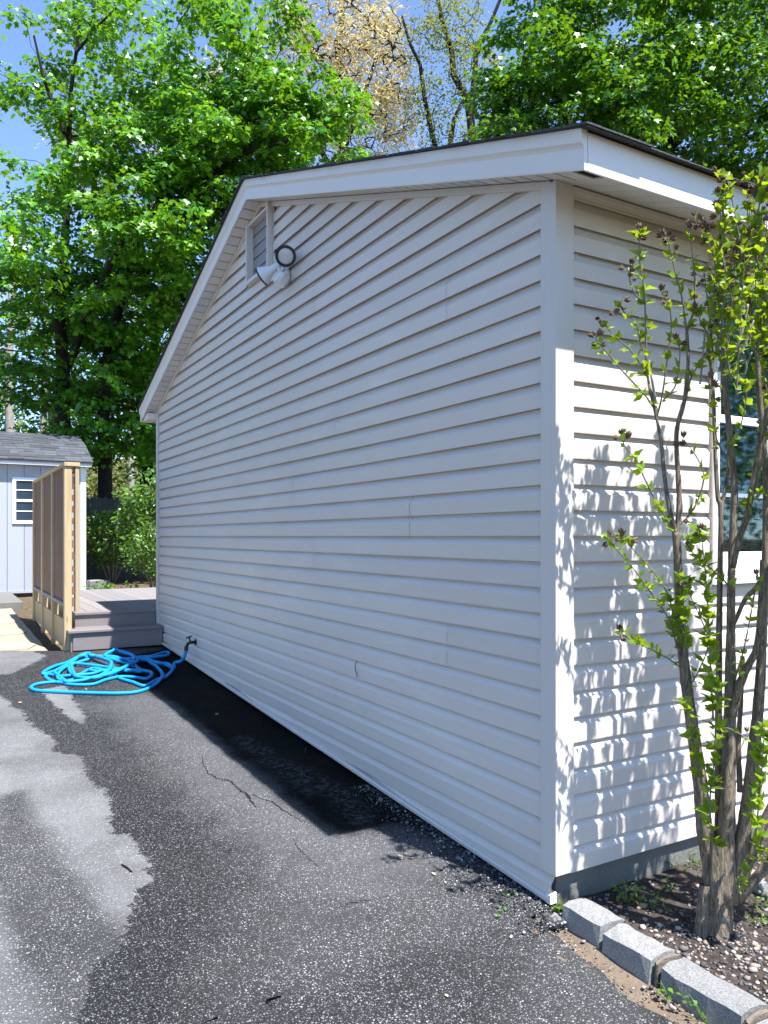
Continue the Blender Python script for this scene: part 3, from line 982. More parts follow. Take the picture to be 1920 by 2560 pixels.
# gable vent: frame set into the siding, angled louvres
vy0, vy1, vz0, vz1 = 3.125-.228, 3.125+.228, 3.325, 3.792
vent = MB()
vent.bbox((-.062, vy0, vz0), (-.002, vy0+.022, vz1+.045), .003); vent.bbox((-.062, vy1-.022, vz0), (-.002, vy1, vz1-.0), .003)
vent.bbox((-.066, vy0+.0225, vz0), (-.002, vy1-.0225, vz0+.030), .003)
vent.bbox((-.050, vy0+.0225, vz1-.022), (-.002, vy1-.0225, vz1), .003)
vent = vent.build('gable_vent', M['trim'], house)
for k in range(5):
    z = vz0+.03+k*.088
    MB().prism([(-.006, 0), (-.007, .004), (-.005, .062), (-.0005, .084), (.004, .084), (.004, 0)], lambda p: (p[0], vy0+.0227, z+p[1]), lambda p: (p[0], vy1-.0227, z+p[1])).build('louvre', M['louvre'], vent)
hd = MB()
for yq in (vy0+.011, vy1-.011):
    for zq in (vz0+.12, vz0+.3):
        hd.lathe([(.004, 0), (.003, .003)], Matrix.Translation((-.0625, yq, zq)) @ Matrix.Rotation(-math.pi/2, 4, 'Y'), 8)
hd.build('screw_hole', M['dark'], vent)
# bit of bent wire on the siding
g = MB(); g.tube([(-.016, 1.62, .705), (-.03, 1.62, .69), (-.032, 1.615, .66), (-.028, 1.60, .63), (-.035, 1.59, .62)], .0022, 6)
g.build('stray_wire', M['black'], house)

# ------------------------------------------------------------------ floodlight
fl = empty('flood_light', 'white twin floodlight with motion sensor under the gable vent', 'floodlight')
fb = Vector((-.022, 2.63, 3.19))
RY = Matrix.Rotation(-math.pi/2, 4, 'Y')
MB().lathe([(.058, 0), (.058, .018), (.048, .030), (.02, .034), (.02, .060)], Matrix.Translation(fb) @ RY, 20).build('mounting_plate', M['lampwhite'], fl, True)
def lamp(head, direction, facing):
    d = Vector(direction).normalized()
    Mx = Matrix.Translation(head) @ d.to_track_quat('Z', 'Y').to_matrix().to_4x4()
    h = MB().lathe([(.018, -.145), (.024, -.142), (.026, -.075), (.036, -.052), (.066, .0), (.068, .004), (.066, .006)], Mx, 24).build('lamp_head', M['lampwhite'], fl, True)
    ringm = MB().lathe([(.066, .0065), (.069, .008), (.069, .016), (.056, .017), (.055, .010)], Mx, 24).build('gasket_ring', M['black'], h)
    MB().lathe([(.0548, .009), (.045, .013), (.02, .017), (.004, .018)], Mx, 24).build('lens', M['lampglass'], h, True)
    MB().tube([fb+Vector((-.055, 0, 0)), head - d*.13], .011, 8).build('swivel_arm', M['lampwhite'], fl, True)
lamp(Vector((-.115, 2.43, 3.255)), (-.62, -1.0, -.42), 0)
lamp(Vector((-.150, 2.745, 3.215)), (-.55, .62, -.42), 0)
sb = MB().bbox((-.035, -.034, -.045), (.035, .034, .040), .010)
so_ = sb.build('motion_sensor', M['lampwhite'], fl)
so_.location = (-.092, 2.555, 3.145); so_.rotation_euler = (.25, .5, .5)
le = MB().bbox((-.041, -.026, -.050), (-.0355, .026, -.012), .003).build('sensor_lens', M['white'], so_)
MB().tube([fb+Vector((-.05, 0, -.01)), Vector((-.085, 2.565, 3.175))], .010, 8).build('swivel_arm', M['lampwhite'], fl, True)

# ------------------------------------------------------------------ faucet and hose
fa = empty('faucet', 'dark brass garden faucet on the foot of the siding', 'faucet')
ft = Vector((-.022, 4.80, .435))
MB().tube([ft, ft+Vector((-.05, 0, 0)), ft+Vector((-.075, 0, -.01)), ft+Vector((-.088, 0, -.04))], [.014, .014, .015, .014], 10).build('spout', M['brass'], fa, True)
MB().lathe([(.030, 0), (.030, .006), (.015, .010)], Matrix.Translation(ft) @ RY, 14).build('flange', M['brass'], fa)
MB().tube([ft+Vector((-.05, 0, .0)), ft+Vector((-.062, 0, .045))], .007, 8).build('valve_stem', M['brass'], fa)
MB().lathe([(.010, 0), (.030, .002), (.032, .008), (.010, .010)], Matrix.Translation(ft+Vector((-.062, 0, .045))) @ Matrix.Rotation(-.3, 4, 'Y'), 12).build('handle', M['brass'], fa)
MB().tube([ft+Vector((-.086, 0, -.034)), ft+Vector((-.092, 0, -.075))], [.019, .018], 10).build('hose_coupling', M['black'], fa)

def smooth_path(P, n=10):
    P = [np.array(p, float) for p in P]
    P = [2*P[0]-P[1]] + P + [2*P[-1]-P[-2]]
    out = []
    for i in range(1, len(P)-2):
        p0, p1, p2, p3 = P[i-1:i+3]
        for k in range(n):
            t = k/n
            out.append(.5*((2*p1) + (-p0+p2)*t + (2*p0-5*p1+4*p2-p3)*t*t + (-p0+3*p1-3*p2+p3)*t**3))
    out.append(P[-2])
    return out
# hose laid on the asphalt: photo trace (px of the 500x360 crop) with the layer it lies in
def hp(zx, zy, h):
    px, py = zx*500/1659., 1600 + zy*360/1194.
    g = onground(px, py, .018)
    return np.array([g[0], g[1], g[2]+h*.010])
tr = [(1440, 236, 0), (1390, 222, 1), (1320, 205, 2), (1240, 190, 2), (1150, 178, 2), (1090, 165, 1), (1150, 150, 1), (1260, 150, 2), (1350, 122, 2), (1395, 118, 2), (1385, 142, 2), (1300, 165, 3), (1200, 178, 3), (1090, 180, 3), (990, 175, 2), (900, 158, 2), (800, 152, 2), (740, 160, 1),
      (700, 150, 2), (640, 160, 2), (560, 195, 1), (450, 228, 1), (370, 262, 0), (362, 282, 0), (440, 262, 0), (560, 225, 0), (660, 192, 1), (730, 178, 2), (700, 178, 1),
      (620, 205, 1), (575, 245, 2), (600, 300, 2), (680, 335, 2), (780, 335, 2), (870, 300, 3), (925, 255, 4), (910, 215, 4), (840, 185, 4), (770, 160, 4), (710, 150, 3),
      (640, 165, 2), (590, 210, 1), (520, 250, 1), (480, 295, 1), (490, 335, 1), (570, 352, 1), (680, 348, 1), (800, 325, 2), (920, 300, 3), (1030, 262, 4), (1110, 225, 4), (1140, 200, 4), (1100, 160, 4), (1040, 125, 3), (970, 112, 3), (905, 125, 3), (880, 155, 2),
      (930, 175, 2), (1020, 195, 1), (1110, 225, 1), (1170, 260, 1), (1110, 275, 2), (990, 278, 1), (880, 262, 1), (800, 245, 1), (730, 250, 0), (660, 290, 0), (600, 330, 0), (500, 352, 0),
      (420, 335, 0), (380, 305, 0), (400, 285, 0), (500, 300, 0), (620, 300, 1), (760, 290, 1), (860, 270, 2), (960, 270, 2), (1080, 275, 2), (1190, 272, 2), (1260, 285, 1), (1220, 320, 0), (1120, 310, 0), (1000, 305, 0), (880, 330, 0), (780, 365, 0), (660, 372, 0), (560, 365, 0),
      (490, 350, 0), (400, 352, 0), (300, 368, 0), (258, 395, 0), (300, 418, 0), (420, 426, 0), (600, 434, 0), (800, 440, 0), (1000, 442, 0), (1150, 428, 0), (1260, 385, 0), (1335, 330, 1), (1345, 285, 1), (1300, 240, 2), (1250, 215, 3), (1220, 185, 3), (1210, 165, 3), (1290, 215, 3), (1390, 215, 2), (1430, 250, 1), (1380, 300, 0), (1300, 330, 0), (1200, 380, 0), (1100, 350, 0), (1000, 320, 0), (950, 290, 0)]
rh = random.Random(5)
tr = tr[:62] + [(x_+rh.uniform(-38, 38), y_+rh.uniform(-13, 13), h_+.9) for x_, y_, h_ in tr[29:66]] + tr[62:]
hpath = [ft+Vector((-.092, 0, -.07)), ft+Vector((-.105, .0, -.12)), ft+Vector((-.13, .03, -.17)), ft+Vector((-.17, .1, -.195))]
hpath = [np.array(p) for p in hpath] + [hp(*t) for t in tr]
sm_ = smooth_path(hpath, 6)
hz = tag(MB().tube(sm_, .0148, 10).build('garden_hose', M['hose'], None, True), 'bright blue garden hose heaped in tangled loops on the asphalt', 'hose')
MB().tube([sm_[-1], sm_[-1]+np.array([.05, .02, .0])], [.017, .015], 10).build('hose_fitting', M['brass'], hz)

# ------------------------------------------------------------------ deck
dk = empty('deck', 'small grey composite deck with two steps beside the house corner', 'deck')
DZ, SZ, GX = .62, .47, float(gz(0, 6.1))
DY0, DY1, DX0 = 6.27, 9.9, -.86
bw = .140
x = DX0
while x < -.16:
    MB().bbox((x, DY0+.142, DZ-.025), (x+bw-.005, DY1, DZ), .003).build('deck_board', M['deck'], dk); x += bw
while x < 4.6:
    MB().bbox((x, L+.04 if x > -.03 else DY0+.142, DZ-.025), (x+bw-.005, DY1, DZ), .003).build('deck_board', M['deck'], dk); x += bw
MB().bbox((DX0-.005, DY0, DZ-.025), (-.03, DY0+.137, DZ+.001), .004).build('border_board', M['riser'], dk)
MB().box((DX0, DY0+.022, SZ-.02), (-.032, DY0+.04, DZ-.0255)).build('riser', M['riser'], dk)
MB().bbox((DX0-.11, DY0-.30, SZ-.025), (-.03, DY0+.0215, SZ), .004).build('step_tread', M['riser'], dk)
MB().box((DX0-.06, DY0-.275, GX+.02), (-.032, DY0-.257, SZ-.0255)).build('riser', M['riser'], dk)
MB().box((DX0-.08, DY0-.255, GX-.02), (DX0-.062, DY0+.02, SZ-.0255)).build('step_side', M['riser'], dk)
jm = MB().box((DX0+.02, DY0+.05, GX-.05), (DX0+.06, DY1-.02, DZ-.03)); jm.box((DX0+.02, DY1-.06, GX-.05), (4.5, DY1-.02, DZ-.03)); jm.box((.05, DY0+.05, GX-.05), (.09, DY1-.07, DZ-.03))
jm.build('joist_frame', M['cedar'], dk)

# ------------------------------------------------------------------ privacy screen
ps = empty('privacy_screen', 'tall timber privacy screen with pale posts and brown boards along the deck', 'screen')
PX = -.945
ptop = 2.13
py_ = [6.10, 7.10, 8.10, 9.10]
for k, y in enumerate(py_):
    MB().bbox((PX-.045, y, float(gz(PX, y))-.15), (PX+.028, y+.09, ptop), .005).build('post', M['cedar'], ps)
MB().bbox((PX-.047, 6.085, ptop+.001), (PX+.105, 9.21, ptop+.038), .004).build('cap_rail', M['cedar'], ps)
for k in range(3):
    MB().bbox((PX-.043, py_[k]+.0905, .70), (PX+.026, py_[k+1]-.0005, .738), .004).build('bottom_rail', M['deck'], ps)
    MB().bbox((PX-.02, py_[k]+.0905, float(gz(PX, py_[k]))+.02), (PX+.0, py_[k+1]-.0005, .55), .003).build('skirt_board', M['cedar'], ps)
for k in range(3):
    y = py_[k]+.093
    while y < py_[k+1]-.02:
        y1 = min(y+.085, py_[k+1]-.003)
        MB().bbox((PX-.020, y, .739), (PX-.004, y1, ptop-.002), .002).build('screen_board', M['brownboard'], ps)
        y += .091
MB().bbox((PX+.060, 6.098, .645), (PX+.098, 6.19, ptop), .003).build('end_batten', M['cedar'], ps)
MB().bbox((PX+.060, 9.10, .645), (PX+.098, 9.19, ptop), .003).build('end_batten', M['cedar'], ps)
spc = MB()
z = .7
while z < 2.1:
    spc.box((PX+.0285, 6.12, z), (PX+.0595, 6.17, z+random.uniform(.05, .09))); z += .12
spc.build('spacer_block', M['brownboard'], ps)

# ------------------------------------------------------------------ shed
sh = empty('shed', 'pale blue grey garden shed with white trim and grey shingled roof', 'shed')
SX0, SX1, SY0, SY1 = -3.3, .37, 13.64, 17.1
SB, ST = .36, 2.76
MB().box((SX0+.05, SY0+.03, SB), (SX1-.02, SY1, ST+.1)).build('wall_core', M['shedwall'], sh)
x = SX0
wx0, wx1, wz0, wz1 = -.91, -.20, 1.65, 2.52
k = 0
while x < SX1-.05:
    x1 = min(x+.288, SX1)
    MB().bbox((x+.003, SY0, SB), (x1-.003, SY0+.029, ST), .004).build('wall_panel', M['shedwall'], sh)
    x += .288
y = SY0+.05
while y < SY1:
    MB().box((SX1-.019, y+.003, SB), (SX1+.001, min(y+.285, SY1), ST+.05)).build('wall_panel', M['shedwall'], sh); y += .288
MB().bbox((SX1-.085, SY0-.022, SB), (SX1+.014, SY0-.001, ST-.01), .004).build('corner_board', M['shedwhite'], sh)
MB().bbox((SX1+.0025, SY0+.0, SB), (SX1+.020, SY0+.09, ST-.01), .004).build('corner_board', M['shedwhite'], sh)
MB().box((SX0, SY0+.05, SB-.14), (SX1-.05, SY0+.15, SB-.001)).build('skid', M['oldboard'], sh)
MB().box((SX0, SY1-.15, SB-.14), (SX1-.05, SY1-.05, SB-.001)).build('skid', M['oldboard'], sh)
MB().box((SX0, SY0-.018, SB-.01), (SX1, SY0-.002, SB+.03)).build('base_trim', M['shedwall'], sh)
MB().bbox((SX0-.1, SY0-.16, ST-.005), (SX1+.10, SY0-.135, ST+.075), .006).build('eave_trim', M['shedwhite'], sh)
MB().box((SX0-.1, SY0-.134, ST), (SX1+.09, SY0+.0, ST+.012)).build('eave_soffit', M['shedwhite'], sh)
yr, zr = (SY0+SY1)/2, 3.56
prof_r = [(SY0-.18, ST+.075), (SY0+.72, ST+.49), (yr, zr)]
rf = MB()
for (a, b) in zip(prof_r[:-1], prof_r[1:]):
    for mir in (0, 1):
        f_ = lambda yv: yv if not mir else SY0+SY1-yv
        rf.prism([(SX0-.12, 0), (SX1+.11, 0), (SX1+.11, .03), (SX0-.12, .03)], lambda p: (p[0], f_(a[0]), a[1]+p[1]-.032), lambda p: (p[0], f_(b[0]), b[1]+p[1]-.032))
rf = rf.build('roof', M['shed_shingle'], sh)
ge = [(SY0-.02, ST+.0), (SY0+.72, ST+.45), (yr, zr-.04), (SY1-.72, ST+.45), (SY1+.02, ST)]
MB().prism(ge, lambda p: (SX1+.003, p[0], p[1]), lambda p: (SX1-.02, p[0], p[1])).build('gable_panel', M['shedwall'], sh)
fieldr = MB(); cnt = 0
for (a, b) in zip(prof_r[:-1], prof_r[1:]):
    ln = math.hypot(b[0]-a[0], b[1]-a[1]); nc = max(1, round(ln/.135))
    for c in range(nc):
        t0, t1 = c/nc, min(1.0, (c+1.12)/nc)
        ya_, za_ = a[0]+(b[0]-a[0])*t0, a[1]+(b[1]-a[1])*t0
        yb_, zb_ = a[0]+(b[0]-a[0])*t1, a[1]+(b[1]-a[1])*t1
        x = SX0-.13 - random.uniform(0, .2)
        while x < SX1+.12:
            wd = random.uniform(.14, .33); x1 = min(x+wd-.004, SX1+.125)
            tt = random.choice((.010, .010, .017))
            MB().prism([(x, .0), (x1, .0), (x1, tt), (x, tt)], lambda p: (p[0], ya_-.006, za_+p[1]+.007), lambda p: (p[0], yb_, zb_+p[1]+.001)).build('shingle', M['shed_shingle'], rf)
            x += wd
            cnt += 1
# shed window
sw = MB(); 
def frame2(mb, x0, x1, z0, z1, wd, y0, y1):
    frame(mb, x0, x1, z0, z1, wd, y0, y1)
frame2(sw, wx0, wx1, wz0, wz1, .062, SY0-.026, SY0-.001)
sw = sw.build('window', M['shedwhite'], sh)
mm = MB()
mm.bbox((wx0+.062, SY0-.022, (wz0+wz1)/2-.022), (wx1-.062, SY0-.003, (wz0+wz1)/2+.022), .003)
mm.build('meeting_rail', M['shedwhite'], sw)
for half in (0, 1):
    za_ = wz0+.062 if half == 0 else (wz0+wz1)/2+.023
    zb_ = (wz0+wz1)/2-.023 if half == 0 else wz1-.062
    b1 = MB().box((wx0+.063, SY0-.016, (za_+zb_)/2-.009), (wx1-.063, SY0-.0065, (za_+zb_)/2+.009)).build('muntin', M['shedwhite'], sw)
    xm = (wx0+wx1)/2
    MB().box((xm-.009, SY0-.0175, za_), (xm+.009, SY0-.008, zb_)).build('muntin', M['shedwhite'], sw)
    for (xa, xb) in ((wx0+.063, xm-.0095), (xm+.0095, wx1-.063)):
        for (zc, zd) in ((za_, (za_+zb_)/2-.0095), ((za_+zb_)/2+.0095, zb_)):
            MB().box((xa, SY0-.006, zc), (xb, SY0-.003, zd)).build('pane', M['shedglass'], sw)

# concrete block by the shed
blk = rough_block(.42, .80, 13.45, 13.75, float(gz(0, 13.6))-.06, float(gz(0, 13.6))+.21, 5, .012)
tag(blk.build('concrete_block', M['granite']), 'rough pale stone block lying at the shed corner', 'stone block')

# weathered fence behind the shed corner
fe = empty('board_fence', 'dark weathered board fence in shade between shed and shrub', 'fence')
x = .55; fy = 17.6
while x < 5.2:
    h = 2.05 + random.uniform(-.02, .02)
    g_ = float(gz(x, fy))
    MB().prism([(x+.003, 0), (x+.137, 0), (x+.137, h-.05), (x+.07, h), (x+.003, h-.05)], lambda p: (p[0], fy, g_+p[1]-.06), lambda p: (p[0], fy+.02, g_+p[1]-.06)).build('fence_board', M['oldboard'], fe)
    x += .14
for z in (.75, 1.9):
    MB().box((.5, fy+.021, z), (5.2, fy+.07, z+.09)).build('fence_rail', M['oldboard'], fe)

# ------------------------------------------------------------------ foliage tools
def leaf_cloud(C, N, D, S, tv, tt):
    """leaves of template (tv, tt) at C with normals N, tip directions D, sizes S"""
    n = len(C)
    N = N/np.linalg.norm(N, axis=1, keepdims=True)
    D = D - N*np.sum(N*D, axis=1, keepdims=True)
    D = D/(np.linalg.norm(D, axis=1, keepdims=True)+1e-9)
    R = np.cross(D, N)
    tv = np.asarray(tv, float); tt = np.asarray(tt, int)
    V = (R[:, None, :]*tv[None, :, 0:1] + D[:, None, :]*tv[None, :, 1:2] + N[:, None, :]*tv[None, :, 2:3])*S[:, None, None] + C[:, None, :]
    T = tt[None] + (np.arange(n)*len(tv))[:, None, None]
    return V.reshape(-1, 3), T.reshape(-1, 3)

def tmpl(outline, center, fold=.12):
    V = [(center[0], center[1], 0.0)] + [(x, y, abs(x)*fold - .12*y*y*0.6) for x, y in outline]
    n = len(outline)
    T = [(0, 1+i, 1+(i+1) % n) for i in range(n)]
    return V, T
_h = [(.0, .0), (.40, .05), (.30, .25), (.58, .52), (.24, .58), (.0, 1.0)]
MAPLE = tmpl(_h + [(-x, y) for x, y in _h[-2:0:-1]], (0, .38), .16)
_o = [(0, 0), (.20, .2), (.26, .45), (.15, .75), (0, 1.0)]
OVAL = tmpl(_o + [(-x, y) for x, y in _o[-2:0:-1]], (0, .45), .22)
_t = [(0, 0), (.26, .22), (.36, .45), (.20, .60), (.14, .80), (0, 1.0)]
LOBED = tmpl(_t + [(-x, y) for x, y in _t[-2:0:-1]], (0, .42), .3)
DIAM = ([(0, 0, 0), (.33, .45, .08), (0, 1, -.1), (-.33, .45, .08)], [(0, 1, 2), (0, 2, 3)])
STRIP = ([(-.11, 0, 0), (.11, 0, 0), (.10, -.5, .08), (-.10, -.5, .08), (.0, -1.0, .0)], [(0, 1, 2), (0, 2, 3), (3, 2, 4)])

def grow_tree(trunks, clumps, tip_r=.006, power=.47, jitter=.10, up=.25, seed=0, maxr=.2):
    """skeleton: fixed trunk polylines [(pt, r)...], then every clump tied to the nearest wood.  returns frusta list"""
    r = np.random.default_rng(seed)
    nodes = []; par = []; fixed = []
    for tr in trunks:
        first = True
        start_par = -1
        if nodes:
            d = np.linalg.norm(np.array(nodes)-np.array(tr[0][0]), axis=1)
            start_par = int(np.argmin(d)) if d.min() < .6 else -1
        for p, rad in tr:
            par.append(start_par if first else len(nodes)-1)
            nodes.append(np.array(p, float)); fixed.append(rad)
            first = False
    A = np.array(nodes)
    order = np.argsort([np.min(np.linalg.norm(A-c, axis=1)) for c in clumps])
    cap = len(nodes) + len(clumps)*4 + 10
    NB = np.zeros((cap, 3)); NB[:len(nodes)] = A
    m = len(nodes)
    par = par + [0]*(cap-len(par)); fixed = fixed + [0.0]*(cap-len(fixed))
    for ci in order:
        c = clumps[ci]
        dv = c - NB[:m]
        dist = np.linalg.norm(dv, axis=1)
        cost = dist*(1 + .55*np.clip(-dv[:, 2]/(dist+1e-6), 0, 1))
        k = int(np.argmin(cost))
        a = NB[k]
        n = 3 if dist[k] > .5 else 2
        last = k
        for j in range(1, n+1):
            t = j/n
            p = a + (c-a)*t
            if j < n:
                p = p + r.normal(0, jitter*dist[k]*.5, 3); p[2] += up*dist[k]*math.sin(math.pi*t)*.5
            NB[m] = p; par[m] = last; last = m; m += 1
    NB = NB[:m]; par = np.array(par[:m]); fixed = np.array(fixed[:m])
    cnt = np.zeros(m)
    kids = np.zeros(m, int)
    for i in range(m):
        if par[i] >= 0: kids[par[i]] += 1
    cnt[kids == 0] = 1
    for i in range(m-1, -1, -1):
        if par[i] >= 0: cnt[par[i]] += cnt[i]
    rad = np.minimum(tip_r*np.maximum(cnt, 1)**power, maxr)
    rad = np.where(fixed > 0, fixed, rad)
    return NB, par, rad, fixed

def frusta(NB, par, rad, fixed, n=6):
    idx = np.where(par >= 0)[0]
    a = NB[par[idx]]; b = NB[idx]
    rb = rad[idx]
    ra = np.where((fixed[idx] > 0) & (fixed[par[idx]] > 0), rad[par[idx]], np.minimum(rad[par[idx]], rb*1.25))
    d = b-a; ln = np.linalg.norm(d, axis=1, keepdims=True); d = d/(ln+1e-9)
    ref = np.where(np.abs(d[:, 2:3]) < .9, np.array([[0, 0, 1.]]), np.array([[1., 0, 0]]))
    u = np.cross(d, ref); u /= np.linalg.norm(u, axis=1, keepdims=True)+1e-9
    v = np.cross(d, u)
    b = b + d*rb[:, None]*.3
    ang = np.linspace(0, 2*math.pi, n, endpoint=False)
    ring = u[:, None]*np.cos(ang)[None, :, None] + v[:, None]*np.sin(ang)[None, :, None]
    V = np.concatenate([a[:, None]+ring*ra[:, None, None], b[:, None]+ring*rb[:, None, None]], 1)
    q = []
    for k in range(n):
        j = (k+1) % n
        q.append((k, j, n+j, n+k))
    T = np.array(q)[None] + (np.arange(len(idx))*2*n)[:, None, None]
    return V.reshape(-1, 3), T.reshape(-1, 4)

def blob_points(blobs, r, dz=0.0):
    """blobs: (px, py, Z, half width m, half height m, half depth m, n) -> clump centres inside those volumes"""
    out = []
    for px, py, Z, a, h, dpt, n in blobs:
        k_ = (Z+dz)/Z; Z = Z+dz; a = a*k_; h = h*k_
        c = unproj(px, py, Z)
        q = r.normal(0, 1, (n, 3)); q /= np.linalg.norm(q, axis=1, keepdims=True)
        q *= r.uniform(.25, 1.0, (n, 1))**.45
        P = c + q[:, 0:1]*a*RGT + q[:, 1:2]*dpt*FWD + q[:, 2:3]*h*np.array([0, 0, 1.])
        out.append(P)
    return np.concatenate(out)

def make_tree(name, label, trunks, blobs, leafmat, barkmat, per, size, spread, template, seed, group='trees behind the house', droop=.5, flat=.45, nsides=6, tip_r=.006, power=.47, up=.25, maxr=.2, upw=.75, jit=.85, dz=0.0, thin=1.0, spray=False):
    r = np.random.default_rng(seed)
    cl = blob_points(blobs, r, dz)
    cl = cl[r.random(len(cl)) < thin]
    NB, par, rad, fixed = grow_tree(trunks, cl, tip_r=tip_r, power=power, seed=seed, up=up, maxr=maxr)
    t = empty(name, label, 'tree', group)
    V, T = frusta(NB, par, rad, fixed, nsides)
    link('trunk', np_mesh('trunk', V, T, True), barkmat, t)
    n = len(cl)*per
    base = np.repeat(cl, per, axis=0)
    if spray:
        ang = r.uniform(0, 2*math.pi, n); q = np.sqrt(r.random(n))
        elong = np.repeat(r.uniform(.7, 1.5, len(cl)), per); ori = np.repeat(r.uniform(0, math.pi, len(cl)), per)
        ox = spread*q*np.cos(ang)*elong; oy = spread*q*np.sin(ang)/elong
        tilt = np.repeat(r.normal(0, .22, (len(cl), 2)), per, axis=0)
        off = np.stack([ox*np.cos(ori)-oy*np.sin(ori), ox*np.sin(ori)+oy*np.cos(ori), r.normal(0, spread*flat, n)], 1)
        off[:, 2] += off[:, 0]*tilt[:, 0] + off[:, 1]*tilt[:, 1]
    else:
        off = r.normal(0, 1, (n, 3))*np.array([spread, spread, spread*flat])
    C = base + off
    C[:, 2] -= np.linalg.norm(off[:, :2], axis=1)**2*droop*.5/spread
    N = np.array([0, 0, upw]) + r.normal(0, jit*.6, (n, 3))
    if spray: N = N + off*np.array([1, 1, 0])*(.55/spread) + np.array([0, -.12, 0])
    D = off*np.array([1, 1, .3]) + r.normal(0, spread*.6, (n, 3)); D[:, 2] -= droop*spread
    S = size*r.uniform(.65, 1.2, n)
    V, T = leaf_cloud(C, N, D, S, *template)
    cr = link('crown', np_mesh('crown', V, T), leafmat, t)
    cr['kind'] = 'stuff'
    return t, cl, NB

def ppath(pts, Z0, Z1=None):
    """pixel polyline with radii -> world trunk"""
    Z1 = Z1 if Z1 is not None else Z0
    n = len(pts)
    return [(unproj(px, py, Z0+(Z1-Z0)*i/(n-1)), rr) for i, (px, py, rr) in enumerate(pts)]

# left maple (behind the shed)
tA = ppath([(158, 1440, .30), (157, 1200, .23), (156, 1060, .20), (157, 930, .17), (150, 800, .13), (160, 640, .11), (168, 480, .09), (172, 340, .07), (178, 220, .05), (192, 120, .04), (200, 40, .03)], 19.0, 17.5)
tA2 = ppath([(157, 930, .12), (182, 890, .11), (210, 800, .09), (262, 690, .07), (330, 560, .05)], 19.0, 16)
tA3 = ppath([(192, 130, .035), (240, 70, .03), (290, 20, .02)], 17.6, 16.6)
tA4 = ppath([(160, 330, .05), (110, 200, .035), (85, 90, .025)], 17.8, 17.5)
make_tree('maple_tree', 'bright green maple with dark forked trunk rising behind the shed', [tA, tA2, tA3, tA4],
          [(60, 760, 16, 2.2, 1.6, 2.0, 150), (90, 560, 15.5, 1.9, 1.5, 2.2, 150), (260, 620, 15, 2.0, 1.6, 2.4, 190), (150, 400, 16, 1.7, 1.2, 2.2, 56), (300, 420, 15.5, 1.7, 1.3, 2.2, 110),
           (120, 860, 18, 2.4, 1.0, 2.0, 100), (330, 800, 17, 2.0, 1.4, 2.4, 150), (190, 120, 16.8, 1.6, .9, 1.6, 34), (60, 290, 16.5, 1.2, .7, 1.6, 22), (330, 150, 16.5, 1.2, 1.2, 1.5, 42), (-150, 700, 16, 1.6, 2.4, 2.5, 60), (140, -120, 17, 2.4, 1.0, 2, 16), (70, 200, 17, .9, .5, 1.2, 10)],
          M['maple'], M['bark'], 110, .135, .52, MAPLE, 11, dz=2.3, flat=.13, thin=.23, spray=True, jit=.6)
# middle maple, its boughs reaching over the ridge
tB = ppath([(262, 1440, .24), (263, 1250, .19), (262, 1130, .17), (258, 1040, .15), (268, 900, .13), (300, 760, .11), (340, 620, .10), (400, 500, .08), (450, 420, .06)], 19.5, 17.5)
tB2 = ppath([(262, 1110, .10), (280, 1080, .09), (310, 1055, .08), (350, 1040, .06)], 19.3, 18)
tB3 = ppath([(345, 610, .07), (440, 500, .06), (540, 430, .05), (620, 380, .04), (720, 350, .03)], 17.9, 16)
tB4 = ppath([(300, 760, .07), (420, 620, .06), (540, 560, .05), (600, 540, .03)], 18, 16.5)
make_tree('maple_tree', 'leafy maple whose boughs spread above the gable ridge', [tB, tB2, tB3, tB4],
          [(440, 560, 15.5, 1.9, 1.6, 2.4, 190), (470, 330, 15.5, 1.9, 1.4, 2.2, 150), (430, 140, 15.5, 1.8, 1.2, 2.0, 62), (600, 360, 15.5, 1.7, 1.3, 2.2, 120), (560, 180, 15.5, 1.4, 1.1, 1.8, 50), (480, 740, 16.5, 1.6, 1.4, 2.4, 120),
           (750, 330, 15.5, 1.2, .9, 1.8, 64), (830, 270, 15.5, .75, .7, 1.3, 26), (640, 60, 15.5, 1.0, .7, 1.4, 30), (430, 900, 17.5, 1.5, 1.2, 2, 80), (290, 930, 16.5, 1.2, .7, 1.4, 60), (220, 1040, 17, 1.1, .6, 1.2, 50), (330, 1090, 16.5, 1.0, .6, 1.2, 50), (110, 960, 17, 1.0, .5, 1.0, 24), (350, 1000, 18, 1.5, .9, 1.5, 50), (660, 450, 16, 1.2, .7, 1.6, 45), (500, -60, 15.5, 2.0, .7, 1.6, 20)],
          M['maple'], M['bark'], 110, .135, .52, MAPLE, 12, dz=1.8, flat=.13, thin=.26, spray=True, jit=.6)
tC = ppath([(366, 1450, .22), (366, 1300, .19), (366, 1180, .18), (368, 1040, .15), (380, 900, .12), (400, 780, .10)], 21, 20)
make_tree('maple_tree', 'shaded maple trunk standing past the house corner', [tC],
          [(300, 960, 20.5, 1.6, 1.4, 2.0, 60), (300, 1110, 20, 1.7, .7, 1.8, 40), (200, 1010, 21, 1.8, 1.1, 1.5, 45), (400, 820, 20, 2.0, 1.5, 1.8, 70), (600, 640, 19.5, 2.0, 1.6, 1.8, 70)],
          M['maple_dark'], M['bark'], 80, .13, .50, MAPLE, 13, flat=.14, thin=.42, spray=True, jit=.6)
